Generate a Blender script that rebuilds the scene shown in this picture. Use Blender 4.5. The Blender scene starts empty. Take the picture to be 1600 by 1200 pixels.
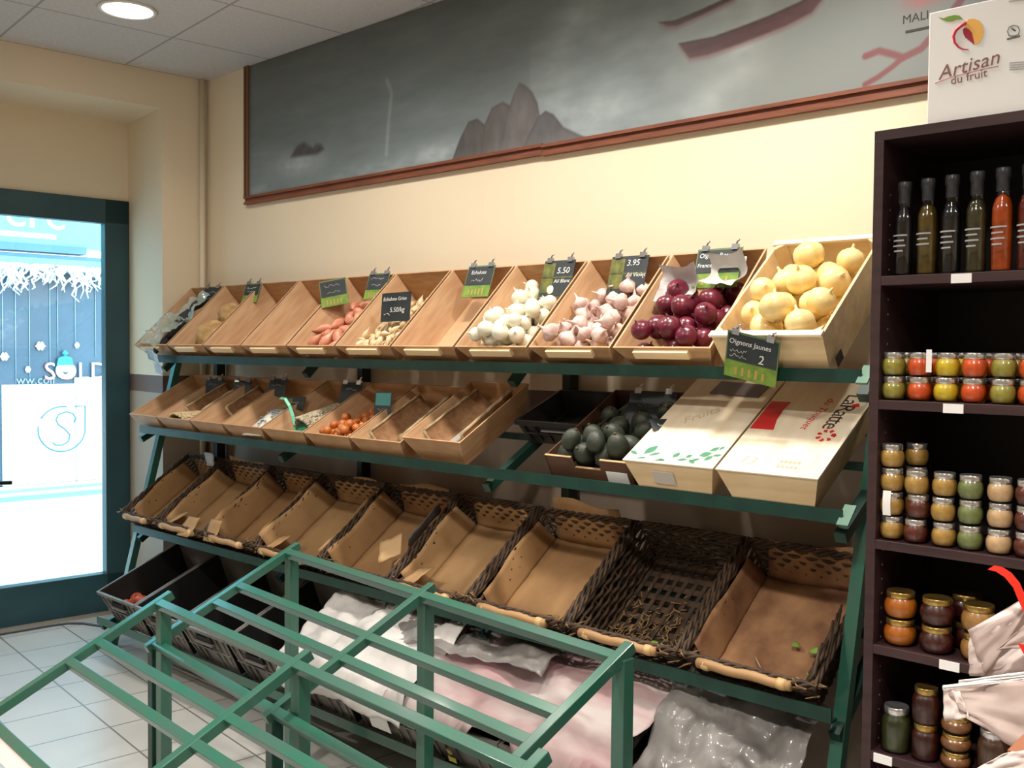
import bpy, math, random
from mathutils import Vector, Matrix, noise
random.seed(7)
PI=math.pi; rnd=random.random
def U(a,b): return a+(b-a)*random.random()
C=bpy.context.scene.collection
S=bpy.context.scene
def lin(c): return tuple((x/255/12.92 if x/255<=.04045 else ((x/255+.055)/1.055)**2.4) for x in c)

# ------------------------------------------------------------ camera
F_PX=1527.6; YAW,PIT,ROL=[math.radians(v) for v in (42.32321581,1.97140427,.5212708)]
ALPHA=math.radians(-5.94116187)          # street wall, floor and ceiling grid are turned against the rack wall
fw=Vector((-math.sin(YAW),math.cos(YAW),0)); rt=Vector((math.cos(YAW),math.sin(YAW),0)); up=Vector((0,0,1))
f2=fw*math.cos(PIT)-up*math.sin(PIT); u2=up*math.cos(PIT)+fw*math.sin(PIT)
r3=rt*math.cos(ROL)+u2*math.sin(ROL); u3=u2*math.cos(ROL)-rt*math.sin(ROL)
CAM=Vector((0,0,1.5))
cd=bpy.data.cameras.new('camera'); cam=bpy.data.objects.new('camera',cd); C.objects.link(cam)
cd.sensor_width=36; cd.lens=36*F_PX/1600; cd.clip_start=.02; cd.clip_end=100
cam.matrix_world=Matrix(((r3.x,u3.x,-f2.x,0),(r3.y,u3.y,-f2.y,0),(r3.z,u3.z,-f2.z,1.5),(0,0,0,1)))
S.camera=cam
def at(u,v,n,c):
    "point where the photograph's pixel meets the plane n.x=c"
    d=r3*((u-800)/F_PX)-u3*((v-600)/F_PX)+f2; n=Vector(n)
    return CAM+d*((c-n.dot(CAM))/n.dot(d))
PD=Vector((math.cos(ALPHA),math.sin(ALPHA),0)); LD=Vector((-math.sin(ALPHA),math.cos(ALPHA),0))
RA=Matrix.Rotation(ALPHA,4,'Z')
def PL(p,l,z): return PD*p+LD*l+up*z

# ------------------------------------------------------------ materials
MC={}
def mat(name,col,rough=.6,metal=0,noisy=None,scale=8,stretch=(1,1,1),bump=0,coat=0,emit=0,spec=.5,bscale=None,detail=4,trans=0):
    if name in MC: return MC[name]
    m=bpy.data.materials.new(name); m.use_nodes=True; nt=m.node_tree; b=nt.nodes['Principled BSDF']
    b.inputs['Roughness'].default_value=rough; b.inputs['Metallic'].default_value=metal
    b.inputs['Coat Weight'].default_value=coat; b.inputs['Coat Roughness'].default_value=.08
    b.inputs['Specular IOR Level'].default_value=spec
    c=lin(col); b.inputs['Base Color'].default_value=(*c,1)
    if emit: b.inputs['Emission Color'].default_value=(*c,1); b.inputs['Emission Strength'].default_value=emit
    if trans: b.inputs['Transmission Weight'].default_value=trans
    if noisy or bump:
        tc=nt.nodes.new('ShaderNodeTexCoord'); mp=nt.nodes.new('ShaderNodeMapping'); nz=nt.nodes.new('ShaderNodeTexNoise')
        mp.inputs['Scale'].default_value=stretch; nz.inputs['Scale'].default_value=scale; nz.inputs['Detail'].default_value=detail
        nt.links.new(tc.outputs['Object'],mp.inputs['Vector']); nt.links.new(mp.outputs[0],nz.inputs['Vector'])
        if noisy:
            cr=nt.nodes.new('ShaderNodeValToRGB'); cr.color_ramp.elements[0].position=.32; cr.color_ramp.elements[1].position=.68
            cr.color_ramp.elements[0].color=(*lin(noisy),1); cr.color_ramp.elements[1].color=(*c,1)
            nt.links.new(nz.outputs['Fac'],cr.inputs[0]); nt.links.new(cr.outputs[0],b.inputs['Base Color'])
        if bump:
            bp=nt.nodes.new('ShaderNodeBump'); bp.inputs['Strength'].default_value=bump; bp.inputs['Distance'].default_value=.01
            src=nz
            if bscale:
                src=nt.nodes.new('ShaderNodeTexNoise'); src.inputs['Scale'].default_value=bscale; nt.links.new(mp.outputs[0],src.inputs['Vector'])
            nt.links.new(src.outputs['Fac'],bp.inputs['Height']); nt.links.new(bp.outputs[0],b.inputs['Normal'])
    MC[name]=m; return m
def grid_mat(name,tile,grout,w,ox,oy,mort,rough,vary=.04,spot=0):
    m=bpy.data.materials.new(name); m.use_nodes=True; nt=m.node_tree; b=nt.nodes['Principled BSDF']; b.inputs['Roughness'].default_value=rough
    tc=nt.nodes.new('ShaderNodeTexCoord'); mp=nt.nodes.new('ShaderNodeMapping'); mp.inputs['Location'].default_value=(-ox,-oy,0)
    br=nt.nodes.new('ShaderNodeTexBrick'); br.offset=0; br.squash=1
    br.inputs['Scale'].default_value=1; br.inputs['Brick Width'].default_value=w; br.inputs['Row Height'].default_value=w
    br.inputs['Mortar Size'].default_value=mort; br.inputs['Mortar Smooth'].default_value=.1
    t=lin(tile); br.inputs['Color1'].default_value=(*t,1); br.inputs['Color2'].default_value=(*[x*(1-vary) for x in t],1); br.inputs['Mortar'].default_value=(*lin(grout),1)
    nt.links.new(tc.outputs['Object'],mp.inputs['Vector']); nt.links.new(mp.outputs[0],br.inputs['Vector'])
    nz=nt.nodes.new('ShaderNodeTexNoise'); nz.inputs['Scale'].default_value=60 if spot else 3; nz.inputs['Detail'].default_value=6
    nt.links.new(tc.outputs['Object'],nz.inputs['Vector'])
    mx=nt.nodes.new('ShaderNodeMix'); mx.data_type='RGBA'; mx.blend_type='MULTIPLY'; mx.inputs['Factor'].default_value=.25
    nt.links.new(br.outputs['Color'],mx.inputs['A']); nt.links.new(nz.outputs['Fac'],mx.inputs['B']); nt.links.new(mx.outputs['Result'],b.inputs['Base Color'])
    return m
def wall_mat():
    m=bpy.data.materials.new('painted_wall'); m.use_nodes=True; nt=m.node_tree; b=nt.nodes['Principled BSDF']; b.inputs['Roughness'].default_value=.55
    ge=nt.nodes.new('ShaderNodeNewGeometry'); sx=nt.nodes.new('ShaderNodeSeparateXYZ'); nt.links.new(ge.outputs['Position'],sx.inputs[0])
    cr=nt.nodes.new('ShaderNodeValToRGB'); cr.color_ramp.interpolation='CONSTANT'
    dv=nt.nodes.new('ShaderNodeMath'); dv.operation='DIVIDE'; dv.inputs[1].default_value=3; nt.links.new(sx.outputs['Z'],dv.inputs[0]); nt.links.new(dv.outputs[0],cr.inputs[0])
    e=cr.color_ramp.elements; e[0].position=0; e[0].color=(*lin((176,158,140)),1); e[1].position=1.25/3; e[1].color=(*lin((112,88,80)),1)
    n=e.new(1.34/3); n.color=(*lin((238,223,196)),1)
    nz=nt.nodes.new('ShaderNodeTexNoise'); nz.inputs['Scale'].default_value=1.3; nz.inputs['Detail'].default_value=5; nt.links.new(ge.outputs['Position'],nz.inputs['Vector'])
    mr=nt.nodes.new('ShaderNodeMapRange'); mr.inputs['To Min'].default_value=.90; mr.inputs['To Max'].default_value=1.04; nt.links.new(nz.outputs['Fac'],mr.inputs[0])
    mx=nt.nodes.new('ShaderNodeMix'); mx.data_type='RGBA'; mx.blend_type='MULTIPLY'; mx.inputs['Factor'].default_value=1
    nt.links.new(cr.outputs[0],mx.inputs['A']); nt.links.new(mr.outputs[0],mx.inputs['B']); nt.links.new(mx.outputs['Result'],b.inputs['Base Color'])
    n2=nt.nodes.new('ShaderNodeTexNoise'); n2.inputs['Scale'].default_value=55; nt.links.new(ge.outputs['Position'],n2.inputs['Vector'])
    bp=nt.nodes.new('ShaderNodeBump'); bp.inputs['Strength'].default_value=.04; bp.inputs['Distance'].default_value=.01; nt.links.new(n2.outputs['Fac'],bp.inputs['Height']); nt.links.new(bp.outputs[0],b.inputs['Normal'])
    return m
def glass_mat(name,tint=(1,1,1),amount=.1,rough=.02):
    m=bpy.data.materials.new(name); m.use_nodes=True; nt=m.node_tree; nt.nodes.remove(nt.nodes['Principled BSDF'])
    o=nt.nodes['Material Output']; tr=nt.nodes.new('ShaderNodeBsdfTransparent'); gl=nt.nodes.new('ShaderNodeBsdfGlossy'); mx=nt.nodes.new('ShaderNodeMixShader')
    tr.inputs[0].default_value=(*tint,1); gl.inputs['Roughness'].default_value=rough
    lw=nt.nodes.new('ShaderNodeLayerWeight'); lw.inputs[0].default_value=.35
    ml=nt.nodes.new('ShaderNodeMath'); ml.operation='MULTIPLY_ADD'; ml.inputs[1].default_value=.4; ml.inputs[2].default_value=amount
    nt.links.new(lw.outputs['Fresnel'],ml.inputs[0]); nt.links.new(ml.outputs[0],mx.inputs[0]); nt.links.new(tr.outputs[0],mx.inputs[1]); nt.links.new(gl.outputs[0],mx.inputs[2]); nt.links.new(mx.outputs[0],o.inputs[0])
    return m
def film_mat(name,col,alpha,rough=.25,noisy=None,scale=6):
    m=mat(name,col,rough,0,noisy,scale,bump=.15,coat=.3)
    m.node_tree.nodes['Principled BSDF'].inputs['Alpha'].default_value=alpha
    return m
M_wall=wall_mat()
M_ceil=grid_mat('ceiling_tiles',(216,216,218),(168,168,170),.6,-4.52,1.884,.006,.9,.02,1)
M_floor=grid_mat('floor_tiles',(196,194,190),(120,118,114),.31,-4.51,1.36,.004,.28)
M_green=mat('green_paint',(34,98,78),.3,.0,(58,92,82),6,bump=.03,coat=.4)
M_greend=mat('dark_green_paint',(20,64,54),.4,0,(14,48,42),12)
M_postd=mat('near_black_paint',(26,34,32),.5)
M_wood=mat('crate_veneer',(204,166,128),.6,0,(182,140,100),5,(1,1.2,9),bump=.05)
M_woodf=mat('crate_front',(196,156,114),.6,0,(174,132,92),7,(1.5,6,6))
M_batten=mat('batten_wood',(240,212,168),.55,0,(226,194,146),6,(1,8,8))
M_pale=mat('pale_softwood',(232,208,168),.6,0,(214,184,138),4,(1.3,7,7),bump=.04)
M_palel=mat('pale_lid_wood',(240,228,206),.5,0,(228,210,180),4,(6,1,6))
M_kraft=mat('kraft_card',(172,134,90),.8,0,(138,102,66),5,bump=.12)
M_kraft2=mat('kraft_card_light',(184,148,104),.8,0,(148,114,76),4,bump=.12)
M_dirt=mat('dusty_card',(172,130,92),.85,0,(116,78,54),9,bump=.25)
M_wick=mat('dark_wicker',(80,58,38),.7,0,(44,31,21),30,bump=.2)
M_wickl=mat('straw_wicker',(150,118,76),.6,0,(104,78,48),25,bump=.2)
M_pole=mat('peeled_pole',(188,150,104),.55,0,(146,110,72),10,(.3,1,1),bump=.1)
M_blk=mat('black_plastic',(30,29,29),.42,0,(22,21,21),5)
M_gryp=mat('charcoal_plastic',(132,128,122),.45,0,(66,62,60),5)
M_wenge=mat('wenge_board',(66,44,46),.42,0,(50,32,34),5,(1,1,8))
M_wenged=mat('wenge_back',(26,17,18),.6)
M_white=mat('white_card',(244,243,242),.45)
M_paper=mat('white_paper',(212,209,206),.6,0,(184,180,178),7,bump=.2)
M_slate=mat('slate_tag',(34,42,46),.5,0,(46,54,58),20)
M_grn=mat('leaf_green_print',(128,158,62),.5,0,(92,128,40),30)
M_chalk=mat('chalk_white',(226,228,226),.7)
M_ink=mat('printed_dark',(50,44,42),.6)
M_red=mat('printed_red',(206,40,44),.5)
M_mint=mat('mint_plastic',(110,200,168),.3,coat=.4)
M_alu=mat('brushed_metal',(176,176,180),.25,.9)
M_steel=mat('tin_lid',(226,226,226),.2,.9)
M_gold=mat('gold_lid',(200,166,96),.25,.9)
M_frame=mat('mural_moulding',(134,78,54),.45,0,(108,58,40),8,(1,8,8))
M_door=mat('door_green',(44,80,88),.4,0,(36,68,76),4)
M_clear=glass_mat('clear_glass',(1,1,1),.02)
M_pane=glass_mat('door_glass',(.94,.99,1),.03,.0)

# ------------------------------------------------------------ geometry helpers
class MB:
    def __init__(s): s.v=[]; s.f=[]; s.sm=[]; s.mi=[]
    def add(s,vs,fs,smooth=False,mi=0):
        o=len(s.v); s.v+=[tuple(v) for v in vs]; s.f+=[tuple(i+o for i in f) for f in fs]; s.sm+=[smooth]*len(fs); s.mi+=[mi]*len(fs); return s
    def hexa(s,p,mi=0): # 8 pts: bottom 4 ccw, top 4 ccw
        return s.add(p,[(3,2,1,0),(4,5,6,7),(0,1,5,4),(1,2,6,5),(2,3,7,6),(3,0,4,7)],mi=mi)
    def box(s,a,b,M=None,mi=0):
        x0,y0,z0=a; x1,y1,z1=b
        p=[Vector(q) for q in ((x0,y0,z0),(x1,y0,z0),(x1,y1,z0),(x0,y1,z0),(x0,y0,z1),(x1,y0,z1),(x1,y1,z1),(x0,y1,z1))]
        if M is not None: p=[M@q for q in p]
        return s.hexa(p,mi)
    def slab(s,q,n,t,mi=0): # quad q (4 pts) thickened along n*t
        n=Vector(n).normalized()*t; q=[Vector(x) for x in q]
        return s.hexa(q+[x+n for x in q],mi)
    def bar(s,a,b,w,h,upv=(0,0,1),mi=0):
        a=Vector(a); b=Vector(b); d=(b-a).normalized(); u=Vector(upv); r=d.cross(u).normalized(); u=r.cross(d).normalized()
        r*=w/2; u*=h/2
        return s.hexa([a-r-u,a+r-u,b+r-u,b-r-u,a-r+u,a+r+u,b+r+u,b-r+u],mi)
    def tube(s,pts,r,n=8,mi=0,cap=True):
        pts=[Vector(p) for p in pts]; m=len(pts); rr=r if isinstance(r,(list,tuple)) else [r]*m
        vs=[]; prev=None
        for i,p in enumerate(pts):
            d=(pts[min(i+1,m-1)]-pts[max(i-1,0)])
            if d.length<1e-9: d=Vector((0,0,1))
            d.normalize()
            if prev is None:
                a=Vector((0,0,1)) if abs(d.z)<.9 else Vector((1,0,0)); x=d.cross(a).normalized()
            else:
                x=prev-d*prev.dot(d)
                if x.length<1e-6: x=d.orthogonal()
                x.normalize()
            prev=x; y=d.cross(x)
            vs+=[p+(x*math.cos(2*PI*k/n)+y*math.sin(2*PI*k/n))*rr[i] for k in range(n)]
        fs=[(i*n+k,i*n+(k+1)%n,(i+1)*n+(k+1)%n,(i+1)*n+k) for i in range(m-1) for k in range(n)]
        if cap: fs+=[tuple(range(n))[::-1],tuple((m-1)*n+k for k in range(n))]
        return s.add(vs,fs,True,mi)
    def lathe(s,prof,n=16,mi=0,M=None,mod=None,caps=True):
        vs=[]
        for (r,z) in prof:
            for k in range(n):
                a=2*PI*k/n; q=r*(mod(a,z) if mod else 1); p=Vector((q*math.cos(a),q*math.sin(a),z)); vs.append(M@p if M is not None else p)
        m=len(prof); fs=[(i*n+k,i*n+(k+1)%n,(i+1)*n+(k+1)%n,(i+1)*n+k) for i in range(m-1) for k in range(n)]
        if caps: fs+=[tuple(range(n))[::-1],tuple((m-1)*n+k for k in range(n))]
        return s.add(vs,fs,True,mi)
    def prism(s,poly,h,M=None,mi=0): # polygon in xy, extruded in z 0..h
        n=len(poly); vs=[Vector((x,y,0)) for x,y in poly]+[Vector((x,y,h)) for x,y in poly]
        if M is not None: vs=[M@v for v in vs]
        return s.add(vs,[tuple(range(n))[::-1],tuple(range(n,2*n))]+[(i,(i+1)%n,n+(i+1)%n,n+i) for i in range(n)],mi=mi)
    def sheet(s,fn,nx,ny,smooth=True,mi=0):
        vs=[fn(i/nx,j/ny) for j in range(ny+1) for i in range(nx+1)]
        return s.add(vs,[(j*(nx+1)+i,j*(nx+1)+i+1,(j+1)*(nx+1)+i+1,(j+1)*(nx+1)+i) for j in range(ny) for i in range(nx)],smooth,mi)
    def mesh(s,name,mats):
        me=bpy.data.meshes.new(name); me.from_pydata(s.v,[],s.f); me.polygons.foreach_set('use_smooth',s.sm); me.polygons.foreach_set('material_index',s.mi)
        for m in (mats if isinstance(mats,(list,tuple)) else [mats]): me.materials.append(m)
        me.update(); return me
    def build(s,name,mats,parent=None,bevel=0,solid=0):
        o=bpy.data.objects.new(name,s.mesh(name,mats)); C.objects.link(o)
        if parent: o.parent=parent
        if solid: md=o.modifiers.new('solid','SOLIDIFY'); md.thickness=solid; md.offset=0
        if bevel: md=o.modifiers.new('bevel','BEVEL'); md.width=bevel; md.segments=2; md.limit_method='ANGLE'
        return o
def tag(o,label=None,cat=None,group=None,kind=None):
    for k,v in (('label',label),('category',cat),('group',group),('kind',kind)):
        if v: o[k]=v
    return o
def thing(name,label,cat,loc=(0,0,0),rot=None,group=None):
    o=bpy.data.objects.new(name,None); C.objects.link(o); o.empty_display_size=.05
    M=Matrix.Translation(Vector(loc))
    if rot is not None: M=M@(rot if isinstance(rot,Matrix) else Matrix.Rotation(rot,4,'Z'))
    o.matrix_world=M; return tag(o,label,cat,group)
def dup(root,M,label=None,group=None,cat=None):
    r=root.copy(); C.objects.link(r); r.matrix_world=M
    if label: r['label']=label
    if group: r['group']=group
    for ch in root.children:
        c=ch.copy(); C.objects.link(c); c.parent=r
        for g in ch.children:
            d=g.copy(); C.objects.link(d); d.parent=c
    return r
def struct(o): o['kind']='structure'; return o
def text(name,body,size,m,parent,M,shear=0,ext=.0006,align='LEFT',space=1):
    cu=bpy.data.curves.new(name,'FONT'); cu.body=body; cu.size=size; cu.extrude=ext; cu.align_x=align; cu.shear=shear; cu.space_character=space; cu.resolution_u=3
    t=bpy.data.objects.new(name,cu); C.objects.link(t)
    dg=bpy.context.evaluated_depsgraph_get(); me=bpy.data.meshes.new_from_object(t.evaluated_get(dg))
    bpy.data.objects.remove(t); bpy.data.curves.remove(cu)
    me.materials.clear(); me.materials.append(m)
    o=bpy.data.objects.new(name,me); C.objects.link(o); o.parent=parent; o.matrix_local=M; return o
def T(x,y,z): return Matrix.Translation((x,y,z))
def RX(a): return Matrix.Rotation(a,4,'X')
def RY(a): return Matrix.Rotation(a,4,'Y')
def RZ(a): return Matrix.Rotation(a,4,'Z')
def fbm(p,s=1): return noise.noise(Vector(p)*s)+.5*noise.noise(Vector(p)*s*2.1)+.25*noise.noise(Vector(p)*s*4.3)

# ------------------------------------------------------------ room
YW=2.843; PW=-5.124; PDR=-5.61; LJ=2.077; H=2.948
LC=(YW-PD.y*PW)/LD.y         # where the street wall meets the rack wall
cx=(PL(PW,LC,0)).x
mb=MB().box((-11,-6,-.1),(3.2,4.2,0)); fl=mb.build('floor',M_floor); fl.matrix_world=RA
# floor object is clipped to the shop in its own turned frame
fl.data.clear_geometry(); fl.data.from_pydata(*[(lambda b:(b.v,[],b.f))(MB().box((PW-.5,-4,-.1),(3.2,4.2,0)))][0]); struct(fl)
ce=MB().box((PW-.5,-4,H),(3.2,4.2,H+.1)).build('ceiling',M_ceil); ce.matrix_world=RA; struct(ce)
struct(MB().box((cx-.6,YW,0),(2.6,YW+.15,H)).build('wall_back',M_wall))
wl=MB()
wl.box((PW-.5,LJ,0),(PW,LC+.1,H)); wl.box((PW-.5,.8,2.76),(PW,LJ,H)); wl.box((PDR-.1,.8,2.32),(PDR,LJ,2.76)); wl.box((PW-.5,-3.9,0),(PW,.8,H))
o=wl.build('wall_left',M_wall); o.matrix_world=RA; struct(o)
struct(MB().box((2.4,-3.6,0),(2.5,YW,H)).build('wall_right',M_wall))
struct(MB().box((-5.6,-3.6,0),(2.5,-3.5,H)).build('wall_front',M_wall))
pp=PL(PW+.02,LC-.035,0)
struct(MB().tube([(pp.x,pp.y,0),(pp.x,pp.y,H)],.016,10).build('trim_1',mat('pipe_paint',(226,214,190),.4)))
# street door
dr=thing('door_1',None,None); dr.matrix_world=RA; del_=None
dr['kind']='structure'
fr=MB(); a,b=1.0,LJ
fr.box((PDR-.05,b-.135,0),(PDR+.02,b,2.32)); fr.box((PDR-.05,a,0),(PDR+.02,a+.12,2.32)); fr.box((PDR-.05,a,2.185),(PDR+.02,b,2.32)); fr.box((PDR-.05,a,0),(PDR+.02,b,.224))
fr.build('door_frame',M_door,dr,bevel=.004)
MB().box((PDR-.02,a+.12,.224),(PDR-.014,b-.135,2.185)).build('door_pane',M_pane,dr)
hd=MB().tube([(PDR+.02,1.30,.79),(PDR+.07,1.30,.79),(PDR+.075,1.34,.79),(PDR+.075,1.44,.785)],.011,8)
hd.build('door_handle',mat('door_handle_dark',(46,40,42),.3,.6),dr)
wl2=MB().box((PDR-.06,.8,0),(PDR+.02,1.0,2.32)).build('trim_2',M_door); wl2.matrix_world=RA; struct(wl2)
sl=MB().box((PDR-.12,.8,-.02),(PDR+.06,LJ,.012)).build('trim_3',mat('threshold_stone',(150,146,138),.5)); sl.matrix_world=RA; struct(sl)

# ------------------------------------------------------------ street outside
PF=-9.79
st=MB().box((PF-.2,-6,-.12),(PDR-.12,9,-.0)).build('ground_street',mat('pale_paving',(205,212,214),.7,0,(188,196,200),2)); st.matrix_world=RA; struct(st)
fc=thing('shop_front','pale blue shop front across the street seen through the glass door','shop front',PL(PF,2.5,0)); fc.matrix_world=RA@T(PF,0,0)
M_cy=mat('sign_cyan',(120,196,212),.5); M_cyd=mat('cornice_blue',(84,124,150),.5); M_shopw=mat('shop_white',(246,248,250),.5)
M_win=mat('shop_window_blue',(74,98,116),.25,0,(60,82,100),2)
MB().box((-.3,-4,2.45),(0,8,4.6)).build('sign_band',M_cy,fc)
cn=MB().box((-.2,-4,2.38),(.03,3.22,2.45)).box((-.2,-4,2.30),(.0,8,2.36)); cn.build('cornice',M_cyd,fc)
MB().box((-.2,-4,2.20),(.02,8,2.32)).build('lintel',M_cy,fc)
MB().box((-.3,-4,.2),(-.05,8,2.22)).build('display_window',M_win,fc)
MB().box((-.3,-4,0),(0,8,.2)).box((-.3,-4,.13),(.05,8,.2)).build('plinth',M_shopw,fc)
MB().box((-.2,-4,.06),(.012,8,.10)).box((-.2,-4,.145),(.056,8,.175)).build('plinth_stripe',mat('stripe_blue',(150,196,220),.5),fc)
MB().box((-.06,2.48,.2),(-.03,3.14,1.14)).box((-.06,3.12,.2),(-.03,5.0,1.2)).box((-.06,-3,.2),(-.03,1.9,1.1)).build('window_panel',M_shopw,fc)
FM=lambda l,z,dx=.012: T(dx,l,z)@RZ(PI/2)@RX(PI/2)
text('sign_lettering','ere',.42,M_shopw,fc,FM(2.50,2.60,.004),space=.95)
MB().box((0,2.45,2.505),(.004,2.95,2.55)).build('sign_lettering',M_shopw,fc)
text('sale_lettering','SOLD',.240,mat('sale_red',(214,70,110),.5),fc,FM(2.835,1.18,-.02),space=1.0)
text('sale_lettering','SOLD',.233,M_shopw,fc,FM(2.84,1.185,-.015),space=1.01)
text('small_lettering','ww.coif',.11,mat('letter_grey',(150,164,176),.5),fc,FM(2.60,1.145,-.028))
sw=MB() # emblem: leaf-shaped ring with a curling S
M_emb=mat('emblem_teal',(84,128,134),.5)
cyy,cz,R=3.0,.71,.215
ring=[(math.cos(t),math.sin(t)) for t in [math.radians(170+k*10) for k in range(19)]]
pts=[Vector((-.025,cyy+R*x,cz+R*y)) for x,y in ring]+[Vector((-.025,cyy+R,cz+R)),]+[Vector((-.025,cyy+R*.55,cz+R))]
sw.tube(pts,.007,6); sw.tube([Vector((-.025,cyy+R*math.cos(t),cz+R*math.sin(t))) for t in [math.radians(k) for k in range(78,152,8)]]+[],.007,6)
sp=[(.11,.06),(.125,.1),(.10,.145),(.04,.165),(-.03,.14),(-.055,.09),(-.03,.04),(.03,-.005),(.07,-.06),(.06,-.12),(.0,-.155),(-.06,-.15),(-.085,-.125)]
sw.tube([(-.025,cyy+x,cz+z) for x,z in sp],.007,6); sw.build('emblem',M_emb,fc)
snm=thing('snowman_sticker','round white snowman head sticker in a teal hat on the shop window','sticker'); snm.matrix_world=RA@T(PF-.01,3.025,1.27)
MB().lathe([(0.001,-.1),(.06,-.085),(.085,-.02),(.08,.04),(.05,.07),(.001,.08)],16,M=RY(PI/2)@Matrix.Scale(.12,4,(0,0,1))).build('head',M_shopw,snm)
MB().prism([(-.075,.05),(.075,.05),(.06,.12),(0,.14),(-.06,.12)],.012,M=RZ(PI/2)@RX(PI/2)).lathe([(0.001,-.03),(.03,0),(.001,.03)],10,M=T(.01,0,.165)).build('hat',mat('hat_teal',(60,170,186),.5),snm)
MB().prism([(-.05,.01),(-.03,-.01),(0,-.018),(.03,-.01),(.05,.01),(.0,-.04)],.01,M=T(.012,0,0)@RZ(PI/2)@RX(PI/2)).build('smile',mat('smile_blue',(60,80,100),.5),snm)
gl=MB()
random.seed(3)
for k in range(150):
    l=U(1.6,3.9); z=2.24-U(0,.05); p=[Vector((.02+U(0,.1),l,z))]
    drop=.10+.14*abs(math.sin(l*5.5))
    for i in range(4): p.append(p[-1]+Vector((U(-.02,.03),U(-.06,.06),-U(.1,.9)*drop*.4)))
    gl.tube(p,[.014,.012,.010,.008,.004],4)
for k in range(50):
    l=U(1.6,3.9); gl.tube([(.04,l,2.25),(.06,l+U(-.15,.15),2.22),(.05,l+U(.05,.2),2.25)],.02,5)
go=gl.build('garland',mat('garland_white',(250,252,252),.6)); go.matrix_world=RA@T(PF,0,0); tag(go,'white frosted twig garland hanging along the top of the shop window opposite','garland')
for i,(l,z0) in enumerate([(2.49,1.4),(2.6,1.15),(2.72,1.2),(2.9,1.25),(2.97,1.4),(3.13,1.55),(3.32,1.4)]):
    so=MB().tube([(-.04,l,2.2),(-.04,l,z0)],.004,5).build('hanging_string',mat('string_pale',(150,176,196),.5)); so.matrix_world=RA@T(PF,0,0); tag(so,'thin pale string hanging in the blue shop window across the street','string','strings in the opposite shop window')
for i,(l,z,r) in enumerate([(2.81,1.5,.045),(2.5,1.40,.04),(2.70,1.28,.026),(3.14,1.51,.024)]):
    b=MB()
    for k in range(6):
        b.lathe([(0.001,-.02),(r*.45,0),(.001,.02)],8,M=T(-.02,l+r*.6*math.cos(k*PI/3),z+r*.6*math.sin(k*PI/3)))
    b.lathe([(0.001,-.03),(r*.7,0),(.001,.03)],10,M=T(-.02,l,z)@RY(PI/2))
    so=b.build('snowflake_decoration',M_shopw); so.matrix_world=RA@T(PF,0,0); tag(so,['large white snowflake above the sale lettering outside','white snowflake at the left edge of the shop window opposite','small pale snowflake left of the sale lettering','small pale snowflake up right of the snowman sticker'][i],'decoration')
cb=MB().tube([tuple(PL(p,l,.006)) for p,l in ((-5.50,1.30),(-5.50,1.50),(-5.50,1.62),(-5.49,1.70),(-5.44,1.76),(-5.36,1.80),(-5.2,1.9),(-5.05,2.0),(-4.95,2.1))],.006,6).build('floor_cable',mat('cable_grey',(60,70,80),.5)); tag(cb,'thin grey cable lying on the tiles before the glass door','cable')

# ------------------------------------------------------------ mural (painted panel above the crates)
mu=thing('mural_painting','long framed grey sea mural with rocks and boats under the ceiling','painting',(-4.46,YW,2.24))
def inpoly(x,y,P):
    c=False; j=len(P)-1
    for i in range(len(P)):
        if (P[i][1]>y)!=(P[j][1]>y) and x<(P[j][0]-P[i][0])*(y-P[i][1])/(P[j][1]-P[i][1])+P[i][0]: c=not c
        j=i
    return c
def sdist(x,y,a,b):
    dx,dy=b[0]-a[0],b[1]-a[1]; t=max(0,min(1,((x-a[0])*dx+(y-a[1])*dy)/(dx*dx+dy*dy))); return math.hypot(x-a[0]-t*dx,y-a[1]-t*dy)
def cover(x,y,P,s=.004):
    if not (P[0] is None) and (x<min(a for a,b in P)-s or x>max(a for a,b in P)+s or y<min(b for a,b in P)-s or y>max(b for a,b in P)+s): return 0
    d=min(sdist(x,y,P[i],P[(i+1)%len(P)]) for i in range(len(P)))
    return max(0,min(1,.5+(d if inpoly(x,y,P) else -d)/(2*s)))
def mixc(c,q,f): return [a*(1-f)+b*f for a,b in zip(c,q)]
def pline(x,y,P): return min(sdist(x,y,P[i],P[i+1]) for i in range(len(P)-1))
lobes=[ # rocks, back to front: polygon, colour
 ([(-2.93,2.27),(-2.88,2.36),(-2.83,2.425),(-2.78,2.43),(-2.74,2.40),(-2.70,2.27)],(70,68,68)),
 ([(-2.76,2.27),(-2.74,2.40),(-2.70,2.46),(-2.64,2.475),(-2.58,2.44),(-2.55,2.27)],(84,80,80)),
 ([(-2.66,2.27),(-2.62,2.42),(-2.58,2.50),(-2.555,2.535),(-2.52,2.515),(-2.49,2.49),(-2.46,2.44),(-2.42,2.27)],(92,88,90)),
 ([(-2.54,2.27),(-2.50,2.33),(-2.46,2.385),(-2.42,2.405),(-2.38,2.385),(-2.33,2.33),(-2.24,2.285),(-2.2,2.27)],(82,80,84))]
rk2=[(-4.06,2.435),(-4.03,2.465),(-4.0,2.485),(-3.95,2.495),(-3.91,2.475),(-3.88,2.46),(-3.85,2.475),(-3.81,2.465),(-3.79,2.44),(-3.85,2.425),(-3.95,2.43)]
boat=[(-1.835,2.537),(-1.70,2.532),(-1.60,2.543),(-1.50,2.556),(-1.40,2.575),(-1.32,2.60),(-1.325,2.57),(-1.36,2.535),(-1.45,2.512),(-1.60,2.490),(-1.72,2.478),(-1.79,2.48)]
boat2=[(-1.915,2.625),(-1.85,2.617),(-1.75,2.63),(-1.62,2.652),(-1.62,2.638),(-1.72,2.618),(-1.84,2.598),(-1.88,2.605)]
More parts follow.
